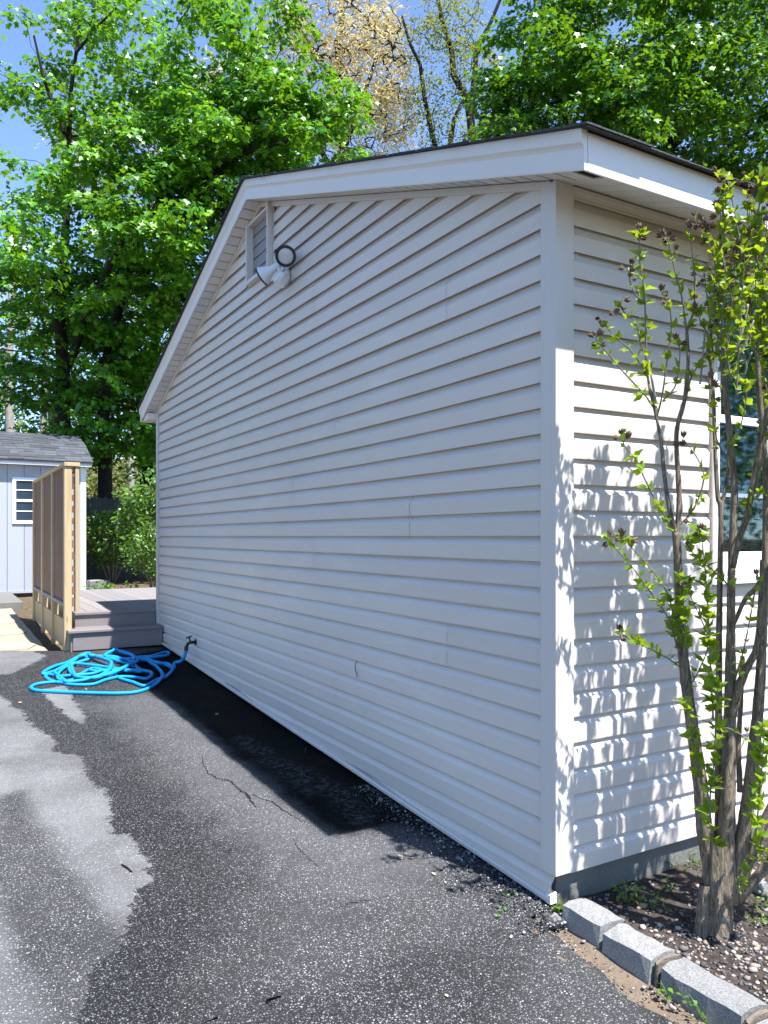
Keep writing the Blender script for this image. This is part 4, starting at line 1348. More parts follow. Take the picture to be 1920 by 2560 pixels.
# right hand maple above the eave
tR = ppath([(1545, 1200, .30), (1548, 700, .24), (1560, 520, .20), (1575, 330, .16), (1600, 150, .12), (1640, 0, .09)], 18.5, 18.5)
tR2 = ppath([(1557, 560, .14), (1640, 440, .12), (1720, 300, .09), (1800, 150, .07)], 18.5, 17.5)
tR3 = ppath([(1548, 640, .12), (1480, 500, .10), (1430, 360, .08), (1380, 200, .06)], 18.5, 17)
tR4 = ppath([(1560, 460, .10), (1700, 330, .08), (1850, 260, .06)], 18.4, 17.2)
make_tree('maple_tree', 'deep green maple filling the sky over the house eave', [tR, tR2, tR3, tR4],
          [(1400, 300, 15.5, 1.4, 1.3, 2.2, 120), (1340, 180, 15.5, 1.0, 1.2, 1.8, 70), (1560, 330, 15.5, 1.7, 1.5, 2.4, 160), (1560, 100, 15.5, 1.9, 1.3, 2.2, 150), (1750, 330, 15.8, 1.8, 1.6, 2.4, 170), (1780, 90, 16, 1.9, 1.3, 2.2, 150), (1900, 300, 16, 1.4, 2.0, 2.4, 110),
           (1300, 400, 15.5, .9, .6, 1.6, 40), (1270, 260, 15.8, .6, .7, 1.0, 20), (1500, 480, 16.5, 2.2, .9, 2.0, 110), (1380, 40, 15.5, 1.0, .8, 1.5, 40), (2050, 250, 16, 1.6, 2.6, 2.5, 90), (1650, -120, 16, 3.0, .9, 2.2, 90), (1800, 520, 17, 2.5, .9, 2.0, 90)],
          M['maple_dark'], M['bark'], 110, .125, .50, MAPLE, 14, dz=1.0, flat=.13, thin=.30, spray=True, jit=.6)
# oak hung with catkins
oa = ppath([(870, 900, .26), (860, 500, .22), (858, 360, .17), (850, 240, .14), (846, 120, .11), (858, 20, .08), (865, -80, .06)], 27, 27)
oa2 = ppath([(850, 240, .09), (800, 150, .08), (740, 60, .06), (720, -20, .04)], 27, 26)
oa3 = ppath([(858, 380, .10), (905, 250, .08), (940, 150, .06), (985, 120, .04)], 27, 26)
oa4 = ppath([(860, 480, .10), (760, 300, .09), (690, 200, .07), (640, 120, .05)], 27, 26.5)
make_tree('oak_tree', 'tall oak hung with tan yellow catkins behind the ridge', [oa, oa2, oa3, oa4],
          [(820, 60, 26, 2.2, 1.6, 2.0, 190), (920, 160, 26, 1.5, 1.8, 2.0, 170), (700, 200, 26.5, 2.2, 1.8, 2.0, 120), (990, 290, 26, 1.0, 1.0, 1.5, 80), (880, 320, 26, 1.6, 1.2, 1.6, 110), (600, 300, 27, 2.6, 2.0, 2.0, 150), (780, -120, 26, 2.4, 1.2, 1.8, 70), (340, 420, 27, 3.2, 2.2, 2.0, 190), (960, 90, 26, .8, .9, 1.2, 40)],
          M['catkin'], M['bark'], 15, .20, .30, STRIP, 15, droop=.25, flat=.9, upw=.1, jit=1.3, tip_r=.014, power=.40)
# thin locust, nearly bare
lo1 = ppath([(1192, 900, .17), (1182, 420, .15), (1180, 330, .14), (1170, 250, .13), (1135, 190, .10), (1128, 120, .09), (1108, 60, .07), (1095, 0, .06), (1080, -80, .05)], 25, 25)
lo2 = ppath([(1175, 290, .10), (1185, 200, .09), (1192, 120, .08), (1225, 60, .06), (1250, 0, .05)], 25, 24.6)
lo3 = ppath([(1160, 700, .13), (1100, 420, .09), (1082, 340, .08), (1062, 250, .075), (1050, 160, .06), (1025, 110, .05), (1005, 40, .035)], 25.4, 25)
lo4 = ppath([(1180, 420, .09), (1125, 360, .085), (1135, 300, .075), (1160, 245, .06)], 25, 25)
make_tree('locust_tree', 'slender crooked tree with sparse young leaves against the sky', [lo1, lo2, lo3, lo4],
          [(1060, 80, 24.8, .7, .9, 1.0, 40), (1150, 60, 24.6, .9, .8, 1.2, 50), (1180, 170, 24.6, .9, .9, 1.2, 46), (1060, 250, 24.8, .7, 1.0, 1.0, 36), (1120, 330, 24.8, .8, .6, 1.0, 28), (1230, 300, 24.6, .6, .8, 1.0, 26), (1120, -80, 25, 1.2, .7, 1.2, 30)],
          M['locust'], M['bark'], 26, .095, .22, OVAL, 16, tip_r=.008, power=.40)

# far wood and undergrowth on the slope
r = np.random.default_rng(21)
far = []
n = 5200
X = r.uniform(-16, 26, n); Y = r.uniform(22.5, 46, n)
H = np.abs(r.normal(0, 1, n))*1.0 + (r.random(n) < .25)*r.uniform(0, 5, n)
C = np.stack([X, Y, gz(X, Y) + H], 1)
per = 12
C = np.repeat(C, per, 0) + r.normal(0, .38, (n*per, 3))
V, T = leaf_cloud(C, np.array([0, -.2, .7])+r.normal(0, .6, (n*per, 3)), r.normal(0, 1, (n*per, 3)), .20*r.uniform(.6, 1.3, n*per), *DIAM)
tag(link('undergrowth', np_mesh('undergrowth', V, T), M['under']), 'tangled sunlit undergrowth on the wooded slope behind the shed', 'undergrowth', kind='stuff')
for k, (px, base_, top_, Z, rr, lab) in enumerate([(26, 1120, 560, 25, .14, 'straight pale bare trunk at the left of the shed ridge'), (112, 1120, 700, 27, .11, 'slim pale trunk beside the forked maple'), (330, 1180, 500, 26, .10, 'slim pale trunk glimpsed above the house eave')]):
    a = unproj(px, base_, Z); g_ = float(gz(a[0], a[1]))
    pts = [np.array([a[0]+.05*math.sin(i*1.3+k), a[1], g_-.2+(unproj(px, top_, Z)[2]-g_+.2)*i/7]) for i in range(8)]
    t = empty('bare_tree', lab, 'tree', 'pale trunks on the slope')
    MB().tube(pts, [rr*(1.25-.09*i) for i in range(8)], 9, rough=.05).build('trunk', M['palebark'], t, True)
    mb = MB()
    for j in range(7):
        q = pts[4+j % 4]; d = np.array([r.normal(), r.normal()*.5, .9])
        mb.tube([q, q+d*.5, q+d*1.1+np.array([0, 0, .3]), q+d*1.6+np.array([r.normal()*.2, 0, .6])], [rr*.35, rr*.25, rr*.15, .01], 6)
    mb.build('limb', M['palebark'], t, True)
# background wood: simple trees further back so the sky does not show under the crowns; also unseen trees added to block sky light
def back_tree(x, y, h, cr, seed, lab='dim leafy tree deep in the wood behind the yard', grp='trees deep in the wood'):
    r = np.random.default_rng(seed)
    t = empty('woodland_tree', lab, 'tree', grp)
    g_ = float(gz(x, y))
    pts = [np.array([x+.12*math.sin(i+seed), y, g_-.2+h*.7*i/6]) for i in range(7)]
    MB().tube(pts, [.20-.02*i for i in range(7)], 7).build('trunk', M['bark'], t, True)
    n = 120
    q = r.normal(0, 1, (n, 3)); q /= np.linalg.norm(q, axis=1, keepdims=True); q *= r.uniform(.2, 1, (n, 1))**.5
    C = np.array([x, y, g_+h*.58]) + q*np.array([cr, cr, h*.45])
    C = np.repeat(C, 34, 0) + r.normal(0, .34, (n*34, 3))
    m_ = len(C)
    V, T = leaf_cloud(C, np.array([0, 0, .7])+r.normal(0, .6, (m_, 3)), r.normal(0, 1, (m_, 3)), .21*r.uniform(.6, 1.2, m_), *DIAM)
    c = link('crown', np_mesh('crown', V, T), M['maple_dark'], t); c['kind'] = 'stuff'
for k, (x, y, h, cr) in enumerate([(-13, -5, 9, 3.2), (-14, 1.5, 10, 3.4), (-13, 8, 10, 3.4), (-14.5, 14, 10, 3.4), (-3, -20, 9, 3.2), (4, -21, 10, 3.4), (11, -19, 9, 3.4), (17, -16, 10, 3.4), (15, -8.5, 9, 3.0), (21, -12, 10, 3.4), (27, -15, 11, 3.6), (-6.5, 27, 9, 2.8), (-2.5, 30, 8, 2.6), (1.5, 29, 9.5, 2.8), (5.5, 27, 10, 3.0), (9.5, 28, 10, 3.0), (14, 29, 10, 3.2), (19, 28, 11, 3.4), (24, 25, 12, 3.5), (-10, 24, 9, 3.0)]):
    if y < -6: back_tree(x, y, h, cr, 300+k, 'unseen leafy tree added in front to darken the window reflection', 'unseen trees added to darken the window reflection')  # out of view, added so the glass mirrors foliage instead of bright sky
    elif x < -12: back_tree(x, y, h, cr, 300+k, 'unseen leafy tree added past the driveway to block low sky', 'unseen trees added to block low sky')  # out of view, added to keep low sky light off the gable
    else: back_tree(x, y, h, cr, 300+k)

# utility poles with sagging cables (one pole out of frame, one behind the house)
for k, (x, y) in enumerate([(-14.0, 21.5), (13.5, 21.2)]):
    t = empty('utility_pole', ['brown timber utility pole beyond the driveway trees', 'brown timber utility pole hidden behind the house'][k], 'utility pole', 'utility poles')
    g_ = float(gz(x, y))
    MB().tube([(x, y, g_-.3), (x, y, 9.5)], [.15, .11], 10).build('pole', M['oldboard'], t, True)
    MB().box((x-.06, y-.9, 8.7), (x+.06, y+.9, 8.82)).build('crossarm', M['oldboard'], t)
for k, (pyy, rr) in enumerate([(866, .018), (900, .034), (919, .022)]):
    Z = 23.5
    z = unproj(100, pyy, Z)[2]
    pts = [np.array([-14 + 27.5*i/24, 21.4, z + .55*((i-11)/12.)**2]) for i in range(25)]
    tag(MB().tube(pts, rr, 6).build('utility_cable', M['cable'], None, True), ['uppermost thin cable strung through the maples', 'thick black cable strung through the maples', 'lowest cable strung through the maples'][k], 'cable', 'utility cables')

# ------------------------------------------------------------------ shrubs behind the deck
def bush(name, label, cx, cy, hw, h, nst, seed, leaf, size, n, mat, lo=.25, group='shrubs behind the deck'):
    r = np.random.default_rng(seed)
    t = empty(name, label, 'shrub', group)
    g_ = float(gz(cx, cy))
    mb = MB(); tips = []
    for k in range(nst):
        a = r.uniform(0, 2*math.pi); rad = hw*r.uniform(.2, 1)
        tip = np.array([cx+rad*math.cos(a), cy+rad*math.sin(a), g_+h*r.uniform(.55, 1.0)])
        b = np.array([cx+.06*math.cos(a), cy+.06*math.sin(a), g_-.03])
        mid = (b+tip)/2 + np.array([.3*(tip[0]-b[0])*r.uniform(-.5, .5), 0, h*.08])
        mb.tube(smooth_path([b, mid, tip], 4), [.016, .015, .014, .012, .011, .010, .008, .006, .004], 5)
    mb.build('stems', M['shrubbark'], t, True)
    q = r.normal(0, 1, (n, 3)); q /= np.linalg.norm(q, axis=1, keepdims=True); q *= r.uniform(.3, 1, (n, 1))**.4
    C = np.array([cx, cy, g_+h*(lo+(1-lo)/2)]) + q*np.array([hw, hw, h*(1-lo)/2])
    per = 14
    C = np.repeat(C, per, 0); m_ = len(C)
    o = r.normal(0, .07, (m_, 3)); C = C+o
    N = np.array([0, -.1, .7]) + r.normal(0, .5, (m_, 3))
    V, T = leaf_cloud(C, N, o+r.normal(0, .04, (m_, 3)), size*r.uniform(.6, 1.2, m_), *leaf)
    c = link('crown', np_mesh('crown', V, T), mat, t); c['kind'] = 'stuff'
bush('laurel_shrub', 'glossy broadleaf shrub rising behind the deck by the house corner', 1.75, 12.6, .95, 2.35, 12, 31, OVAL, .12, 260, M['laurel'])
bush('laurel_shrub', 'smaller rounded shrub growing low behind the deck', 1.25, 11.6, .55, 1.35, 9, 32, OVAL, .075, 170, M['laurel'])
bush('laurel_shrub', 'low shaded shrub in front of the weathered fence boards', 1.35, 16.2, .75, 1.7, 8, 34, OVAL, .11, 150, M['laurel'])
bush('laurel_shrub', 'broad shaded shrub against the weathered fence', 3.4, 14.6, 1.3, 2.4, 10, 33, OVAL, .12, 240, M['laurel'])

def sprig(name, label, x, y, z, n, size, seed, mat, h=.06, spread=.05, group='weeds', leaf=LOBED):
    r = np.random.default_rng(seed)
    t = empty(name, label, 'weed', group)
    mb = MB()
    for k in range(max(3, n//5)):
        a = r.uniform(0, 6.28)
        mb.tube([(x, y, z-.01), (x+spread*.5*math.cos(a), y+spread*.5*math.sin(a), z+h*.6), (x+spread*math.cos(a), y+spread*math.sin(a), z+h)], [.0016, .0013, .0008], 4)
    mb.build('stems', mat, t)
    C = np.array([x, y, z]) + np.stack([r.normal(0, spread*.6, n), r.normal(0, spread*.6, n), r.uniform(.15, 1.05, n)*h], 1)
    V, T = leaf_cloud(C, np.array([0, 0, .8])+r.normal(0, .45, (n, 3)), (C-np.array([x, y, z]))*np.array([1, 1, .2])+r.normal(0, .01, (n, 3)), size*r.uniform(.6, 1.25, n), *leaf)
    link('leaves', np_mesh('leaves', V, T), mat, t)

# ------------------------------------------------------------------ flowering shrub by the wall
shrub = empty('flowering_shrub', 'tall multi-stemmed shrub with young leaves and dry seed pods beside the wall', 'shrub')
def bp(px, py, Z): return unproj(px, py, Z)
ZB = 2.83
def stem(name, pts, Zs, rpx, mat, n=10, rough=.06, sub=5):
    P = []
    m_ = len(pts)
    for i, (px, py) in enumerate(pts):
        t = i/(m_-1)
        Z = Zs[0]+(Zs[1]-Zs[0])*t
        p = unproj(px, py, Z)
        P.append(np.array([p[0], p[1], p[2], rpx[0]+(rpx[1]-rpx[0])*t if len(rpx) == 2 else rpx[i]]))
    S_ = smooth_path(P, sub)
    pts3 = [q[:3] for q in S_]; rad = [max(.0012, q[3]*(.70 if q[3] > 4.5 else .9)*Zs[0]/F) for q in S_]
    MB().tube(pts3, rad, n, rough=rough).build(name, mat, shrub, True)
    return pts3
# stool at the base
b0 = onground(1790, 2347)
gzb = float(bedz(b0[0], b0[1]))
rr_ = np.random.default_rng(41)
def stool(cx, cy, z0, z1, r0, r1, lean, seed, lob=.10):
    r = np.random.default_rng(seed); n = 56; lev = 26
    V = []; Fc = []
    ph = r.uniform(0, 6.28, 8)
    for l in range(lev):
        t = l/(lev-1)
        rad = r1 + (r0-r1)*(1-t)**2.2
        for k in range(n):
            a = 2*math.pi*k/n
            rid = .045*math.sin(11*a+ph[2]+1.2*math.sin(5*t+ph[3])) + .03*math.sin(19*a+ph[4]-2*t) + .03*math.sin(7*a+9*t+ph[5])
            q = rad*(1 + lob*(1-.5*t)*math.sin(2*a+ph[0]) + .05*math.sin(3*a+ph[1]+t*2) + rid + r.uniform(-.022, .022))
            V.append((cx+lean[0]*t+q*math.cos(a), cy+lean[1]*t+q*math.sin(a), z0+(z1-z0)*t))
    for l in range(lev-1):
        for k in range(n):
            j = (k+1) % n
            Fc.append((l*n+k, l*n+j, (l+1)*n+j, (l+1)*n+k))
    mb = MB(); mb.v = V; mb.f = Fc
    return mb
cxb, cyb = unproj(1792, 2330, ZB)[:2]
stool(cxb, cyb, gzb-.03, gzb+.34, .066, .050, (.004, .0), 3).build('trunk', M['shrubbark'], shrub, True)
c2 = unproj(1752, 2330, ZB-.03)[:2]
stool(c2[0], c2[1], gzb-.03, gzb+.17, .031, .020, (.022, 0), 4, .08).build('trunk', M['shrubbark'], shrub, True)
stem('stem', [(1790, 2230), (1762, 2080), (1752, 1978), (1736, 1851), (1718, 1725), (1707, 1627), (1700, 1526), (1696, 1435), (1693, 1374), (1690, 1330)], (2.83, 2.80), [30, 27, 25, 22, 20, 18, 16, 15, 14, 13], M['shrubbark'])
stem('stem', [(1690, 1340), (1672, 1265), (1660, 1180), (1653, 1105), (1640, 1040), (1622, 960)], (2.80, 2.76), [10, 8, 7, 6, 5, 4], M['shrubbark'])
stem('stem', [(1691, 1345), (1698, 1272), (1696, 1200), (1691, 1087), (1706, 1020), (1713, 990), (1720, 906), (1717, 832)], (2.80, 2.78), [11, 10, 9, 8, 8, 7, 6, 6], M['shrubbark'])
stem('stem', [(1800, 2230), (1796, 1960), (1797, 1670), (1799, 1489), (1802, 1280), (1794, 1240), (1788, 1120), (1784, 1000), (1779, 930)], (2.85, 2.88), [18, 13, 11, 10, 9, 8, 7, 6, 5], M['shrubbark'])
stem('stem', [(1799, 1290), (1815, 1210), (1822, 1150), (1818, 1060)], (2.87, 2.9), [7, 6, 6, 4], M['shrubbark'])
stem('stem', [(1808, 2250), (1816, 2080), (1820, 1960), (1825, 1779), (1827, 1562), (1830, 1381), (1836, 1236), (1828, 1124), (1813, 979), (1807, 906), (1812, 850)], (2.81, 2.78), [42, 30, 26, 21, 15, 13, 12, 11, 9, 8, 7], M['shrubbark'], 12)
stem('stem', [(1828, 1790), (1848, 1715), (1870, 1665), (1893, 1612), (1903, 1489), (1905, 1400)], (2.79, 2.68), [17, 15, 13, 11, 9, 7], M['shrubbark'])
stem('stem', [(1832, 1420), (1850, 1340), (1868, 1290), (1888, 1180), (1905, 1080), (1925, 1010)], (2.77, 2.66), [10, 11, 11, 10, 9, 8], M['shrubbark'])
stem('stem', [(1828, 2250), (1856, 2100), (1872, 1990), (1893, 1797), (1903, 1652), (1912, 1453), (1915, 1200), (1898, 980), (1893, 880)], (2.82, 2.70), [30, 25, 23, 19, 16, 13, 11, 9, 7], M['shrubbark'], 12)
stem('stem', [(1850, 1980), (1846, 1860), (1852, 1760), (1856, 1640)], (2.9, 2.95), [10, 9, 8, 7], M['shrubbark'])
stem('stem', [(1835, 1560), (1862, 1500), (1890, 1470), (1920, 1430), (1960, 1400)], (2.8, 2.7), [6, 8, 9, 8, 7], M['shrubbark'])
stem('stem', [(1840, 2240), (1900, 2080), (1980, 1900), (2040, 1600), (2060, 1250), (2050, 950)], (2.82, 2.62), [20, 18, 16, 13, 10, 7], M['shrubbark'])
stem('stem', [(1845, 2250), (1960, 2100), (2120, 1800), (2180, 1450), (2200, 1100), (2190, 860)], (2.82, 2.6), [18, 16, 14, 12, 9, 6], M['shrubbark'])
# short grey snags
for pts, rp in (([(1750, 960), (1760, 860), (1763, 800)], [3, 2.6, 2]), ([(1840, 880), (1862, 800), (1870, 760)], [6, 4, 3]), ([(1850, 890), (1868, 850), (1885, 800)], [4, 3, 2]),
                ([(1860, 940), (1866, 915), (1858, 880)], [3, 2.4, 2]), ([(1866, 915), (1880, 880)], [2.6, 2]), ([(1640, 1010), (1628, 940), (1622, 900)], [4, 3, 3])):
    stem('snag', pts, (2.78, 2.76), rp, M['palebark'], 7, .05, 4)

shoots = []
def shoot(pts, Zs, r0=2.6, r1=1.2, leaves=True, pods=3, dens=1.0):
    P3 = stem('shoot', pts, Zs, (r0, r1), M['shoot'], 6, .03, 6)
    shoots.append((P3, leaves, pods, dens))
shoot([(1622, 960), (1615, 900), (1615, 834), (1610, 726), (1599, 653), (1597, 574)], (2.76, 2.70), 3.6, 1.2, True, 7, 1.3)
shoot([(1635, 1020), (1610, 985), (1563, 935), (1505, 867), (1488, 846)], (2.77, 2.62), 2.8, 1.3, True, 5)
shoot([(1622, 950), (1599, 906), (1570, 870), (1534, 838), (1494, 791)], (2.76, 2.64), 2.6, 1.2, True, 4)
shoot([(1606, 880), (1590, 810), (1560, 780), (1545, 752)], (2.75, 2.68), 2.2, 1.2, True, 4)
shoot([(1612, 760), (1585, 730), (1572, 690), (1578, 676)], (2.73, 2.68), 2.0, 1.2, True, 5)
shoot([(1717, 832), (1713, 800), (1705, 745), (1688, 680), (1671, 603), (1660, 596)], (2.78, 2.70), 3.2, 1.2, True, 8, 1.2)
shoot([(1717, 832), (1735, 770), (1737, 700), (1730, 625), (1727, 570), (1745, 560)], (2.78, 2.74), 3.0, 1.2, True, 10, .8)
shoot([(1714, 1000), (1730, 940), (1765, 880), (1770, 840), (1750, 800), (1740, 760)], (2.79, 2.74), 2.6, 1.2, True, 5)
shoot([(1779, 930), (1772, 860), (1800, 762), (1804, 680), (1805, 617), (1809, 509), (1812, 447)], (2.86, 2.72), 4.4, 1.4, True, 9, 1.3)
shoot([(1800, 700), (1785, 650), (1770, 600), (1764, 570)], (2.78, 2.72), 2.2, 1.2, True, 8)
shoot([(1784, 900), (1775, 800), (1765, 720), (1760, 680)], (2.85, 2.8), 2.4, 1.2, True, 4)
shoot([(1893, 880), (1905, 800), (1913, 726), (1890, 640), (1892, 560), (1900, 500), (1905, 440)], (2.70, 2.62), 4.0, 1.4, True, 12, 1.6)
shoot([(1893, 890), (1870, 820), (1850, 740), (1856, 680), (1846, 620)], (2.70, 2.64), 3.0, 1.3, True, 7, 1.3)
shoot([(1812, 850), (1830, 780), (1834, 720), (1828, 660), (1840, 600)], (2.78, 2.7), 3.0, 1.3, True, 6, 1.2)
shoot([(1900, 860), (1930, 780), (1950, 680), (1935, 560), (1925, 470)], (2.70, 2.6), 3.4, 1.3, True, 8, 1.4)
shoot([(1812, 850), (1800, 820), (1786, 790), (1778, 745)], (2.8, 2.76), 2.4, 1.2, True, 4)
shoot([(1640, 1050), (1655, 990), (1668, 900), (1678, 820), (1672, 760), (1655, 735)], (2.78, 2.72), 2.6, 1.2, True, 4)
shoot([(1660, 1000), (1690, 960), (1700, 880), (1690, 850)], (2.79, 2.74), 2.2, 1.1, True, 2)
# lower shoots
shoot([(1702, 1668), (1660, 1640), (1600, 1610), (1560, 1588), (1545, 1570)], (2.80, 2.66), 2.4, 1.2, True, 2)
shoot([(1700, 1640), (1672, 1550), (1640, 1500), (1590, 1430), (1540, 1370), (1520, 1335)], (2.80, 2.60), 2.6, 1.2, True, 3)
shoot([(1690, 1560), (1667, 1480), (1625, 1420), (1580, 1370), (1555, 1336)], (2.80, 2.66), 2.4, 1.2, True, 3)
shoot([(1692, 1340), (1650, 1270), (1620, 1215), (1590, 1150), (1565, 1120), (1552, 1090)], (2.80, 2.66), 2.6, 1.2, True, 4)
shoot([(1694, 1320), (1735, 1270), (1755, 1220), (1758, 1180), (1740, 1140), (1710, 1100)], (2.80, 2.76), 2.6, 1.2, True, 3, .8)
shoot([(1712, 1640), (1712, 1580), (1706, 1520), (1700, 1470), (1698, 1440)], (2.76, 2.72), 2.4, 1.2, True, 1, 3.2)
shoot([(1783, 1800), (1776, 1660), (1770, 1526), (1762, 1420), (1752, 1325)], (2.74, 2.70), 2.8, 1.3, True, 2, 2.4)
shoot([(1710, 1740), (1745, 1680), (1770, 1600), (1730, 1500), (1715, 1460)], (2.78, 2.74), 2.2, 1.2, True, 2)
shoot([(1795, 2140), (1778, 2060), (1776, 1980), (1786, 1900), (1790, 1820), (1794, 1720)], (2.72, 2.70), 3.2, 1.3, True, 0, 1.6)
shoot([(1752, 1960), (1742, 1880), (1730, 1820), (1720, 1770), (1712, 1740)], (2.74, 2.7), 2.2, 1.2, True, 0, 2.0)
shoot([(1800, 1840), (1815, 1820), (1850, 1835), (1870, 1850)], (2.76, 2.68), 2.2, 1.2, True, 1, 1.4)
shoot([(1886, 2150), (1890, 2080), (1898, 2000), (1905, 1920), (1912, 1800)], (2.66, 2.6), 2.8, 1.3, True, 0, 2.2)
shoot([(1830, 2240), (1862, 2190), (1890, 2150), (1915, 2120)], (2.74, 2.6), 2.2, 1.2, True, 0, 1.4)
shoot([(1834, 1480), (1800, 1440), (1775, 1420), (1730, 1380), (1718, 1330)], (2.78, 2.72), 2.4, 1.2, True, 2, 1.2)
shoot([(1838, 1700), (1860, 1620), (1880, 1520), (1895, 1440)], (2.74, 2.66), 2.4, 1.2, True, 1)
shoot([(1806, 1130), (1790, 1090), (1782, 1020), (1770, 950)], (2.8, 2.74), 2.2, 1.2, True, 4)
shoot([(1826, 1130), (1846, 1080), (1862, 1020), (1866, 960)], (2.76, 2.7), 2.4, 1.2, True, 1, 1.3)
shoot([(1835, 1260), (1865, 1260), (1890, 1240), (1915, 1220)], (2.74, 2.66), 2.2, 1.2, True, 0, 1.3)
rq = np.random.default_rng(58)
for k in range(18):
    px0 = rq.uniform(1775, 1925); py0 = rq.uniform(720, 1020)
    top = max(py0 - rq.uniform(180, 400), 440)
    px1 = px0 + rq.uniform(-45, 45)
    Za = rq.uniform(2.62, 2.84)
    shoot([(px0, py0), (px0*.6+px1*.4+rq.uniform(-16, 16), py0*.6+top*.4), (px1, top)], (Za, Za-.05), 2.6, 1.2, True, int(rq.integers(2, 6)), 1.3)
# boughs on the side away from the driveway: the same shrub goes on past the frame
r5 = np.random.default_rng(55)
for k in range(48):
    px0 = r5.uniform(1960, 2300); py0 = r5.uniform(900, 1900)
    top = py0 - r5.uniform(250, 620)
    px1 = px0 + r5.uniform(-60, 140)
    Za = r5.uniform(2.45, 2.8)
    shoot([(px0, py0), (px0*.7+px1*.3+r5.uniform(-25, 25), py0*.66+top*.34), (px0*.3+px1*.7, py0*.33+top*.67), (px1, max(top, 470))], (Za, Za-.06), 3.0, 1.2, True, int(r5.integers(1, 5)), 1.3)

for k in range(44):
    px0 = r5.uniform(1885, 2150); py0 = r5.uniform(700, 1250)
    top = max(py0 - r5.uniform(200, 420), 450)
    px1 = px0 + r5.uniform(-50, 80)
    Za = r5.uniform(2.84, 3.02)
    shoot([(px0, py0), (px0*.6+px1*.4+r5.uniform(-20, 20), py0*.6+top*.4), (px1, top)], (Za, Za-.05), 2.6, 1.2, True, int(r5.integers(1, 5)), 1.2)

# leaves and pods along the shoots
r6 = np.random.default_rng(66)
LC, LN, LD, LS = [], [], [], []
pods = []
for P3, lv, npod, dens in shoots:
    P3 = np.array(P3)
    seg = np.linalg.norm(np.diff(P3, axis=0), axis=1); cum = np.concatenate([[0], np.cumsum(seg)])
    Ltot = cum[-1]
    s_ = .02
    while s_ < Ltot:
        i = min(np.searchsorted(cum, s_), len(P3)-1)
        p = P3[i]; d = P3[i]-P3[max(i-1, 0)]; d = d/(np.linalg.norm(d)+1e-9)
        k_ = int(r6.integers(2, 6)) if dens < 1.5 else int(r6.integers(3, 7))
        for _ in range(k_):
            out = r6.normal(0, 1, 3); out -= d*np.dot(out, d); out /= np.linalg.norm(out)+1e-9
            dirn = out*r6.uniform(.35, 1.0) + d*r6.uniform(.4, 1.1) + r6.normal(0, .25, 3) + np.array([0, 0, .1])
            nrm = d*.45 - out*.5 + r6.normal(0, .55, 3) + np.array([0, -.1, .2])
            LC.append(p + out*.004); LN.append(nrm); LD.append(dirn)
            LS.append(r6.uniform(.012, .040)*(1.5 if dens > 1.5 else 1.15))
        s_ += r6.uniform(.020, .058)/dens**.6
    for k in range(npod):
        t = 1 - abs(r6.normal(0, .10)) if k else 1.0
        i = int(np.clip(t, .5, 1)*(len(P3)-1))
        o = r6.normal(0, .012, 3)
        pods.append((P3[i]+o+np.array([0, 0, .004]), o+np.array([0, 0, .012])+r6.normal(0, .006, 3), r6.uniform(.8, 1.25), P3[i]))
LC, LN, LD, LS = map(np.array, (LC, LN, LD, LS))
vis = ((LC-CAM) @ RGT)/((LC-CAM) @ FWD)
inview = np.abs(vis) < 960/F
# three hundred largest visible leaves as parts, the rest as one mass
score = np.where(inview, LS, 0)
big = np.argsort(-score)[:300]
rest = np.setdiff1d(np.arange(len(LC)), big)
lm = [np_mesh('leaf', np.array(LOBED[0])*np.array([1+.15*q, 1, 1+.8*q]), LOBED[1]) for q in (-1, 0, 1)]
for m_ in lm: m_.materials.append(M['shrubleaf'])
for k in big:
    N_ = Vector(LN[k]).normalized(); D_ = Vector(LD[k]); D_ = (D_-N_*D_.dot(N_)).normalized(); R_ = D_.cross(N_)
    s_ = float(LS[k])
    o = bpy.data.objects.new('leaf', lm[int(k) % 3])
    o.matrix_world = Matrix(((R_.x*s_, D_.x*s_, N_.x*s_, LC[k][0]), (R_.y*s_, D_.y*s_, N_.y*s_, LC[k][1]), (R_.z*s_, D_.z*s_, N_.z*s_, LC[k][2]), (0, 0, 0, 1)))
    COL.objects.link(o); o.parent = shrub
V, T = leaf_cloud(LC[rest], LN[rest], LD[rest], LS[rest], *LOBED)
link('leaves', np_mesh('leaves', V, T), M['shrubleaf'], shrub)['kind'] = 'stuff'
def pod_mesh():
    mb = MB()
    for k in range(5):
        a = 2*math.pi*k/5; c, s_ = math.cos(a), math.sin(a)
        c2, s2 = math.cos(a+.62), math.sin(a+.62); c3, s3 = math.cos(a-.62), math.sin(a-.62)
        n = len(mb.v)
        mb.v += [(0, 0, -.004), (.0062*c2, .0062*s2, .004), (.0080*c, .0080*s_, .005), (.0062*c3, .0062*s3, .004), (.0072*c, .0072*s_, .016), (.0045*c2, .0045*s2, .009), (.0045*c3, .0045*s3, .009)]
        mb.f += [(n, n+2, n+1), (n, n+3, n+2), (n+1, n+2, n+4), (n+2, n+3, n+4), (n+1, n+4, n+5), (n+3, n+6, n+4), (n+5, n+4, n+6)]
    return mb.mesh('seed_pod')
pm = pod_mesh(); pm.materials.append(M['pod'])
twig = MB()
for p, d, s_, at in pods:
    q = Vector(d).to_track_quat('Z', 'Y')
    o = bpy.data.objects.new('seed_pod', pm)
    o.matrix_world = Matrix.Translation(Vector(p)) @ q.to_matrix().to_4x4() @ Matrix.Scale(float(s_)*1.15, 4)
    COL.objects.link(o); o.parent = shrub
    twig.tube([at, p], [.0012, .001], 4, False)
twig.build('pod_stalks', M['shoot'], shrub)['kind'] = 'stuff'

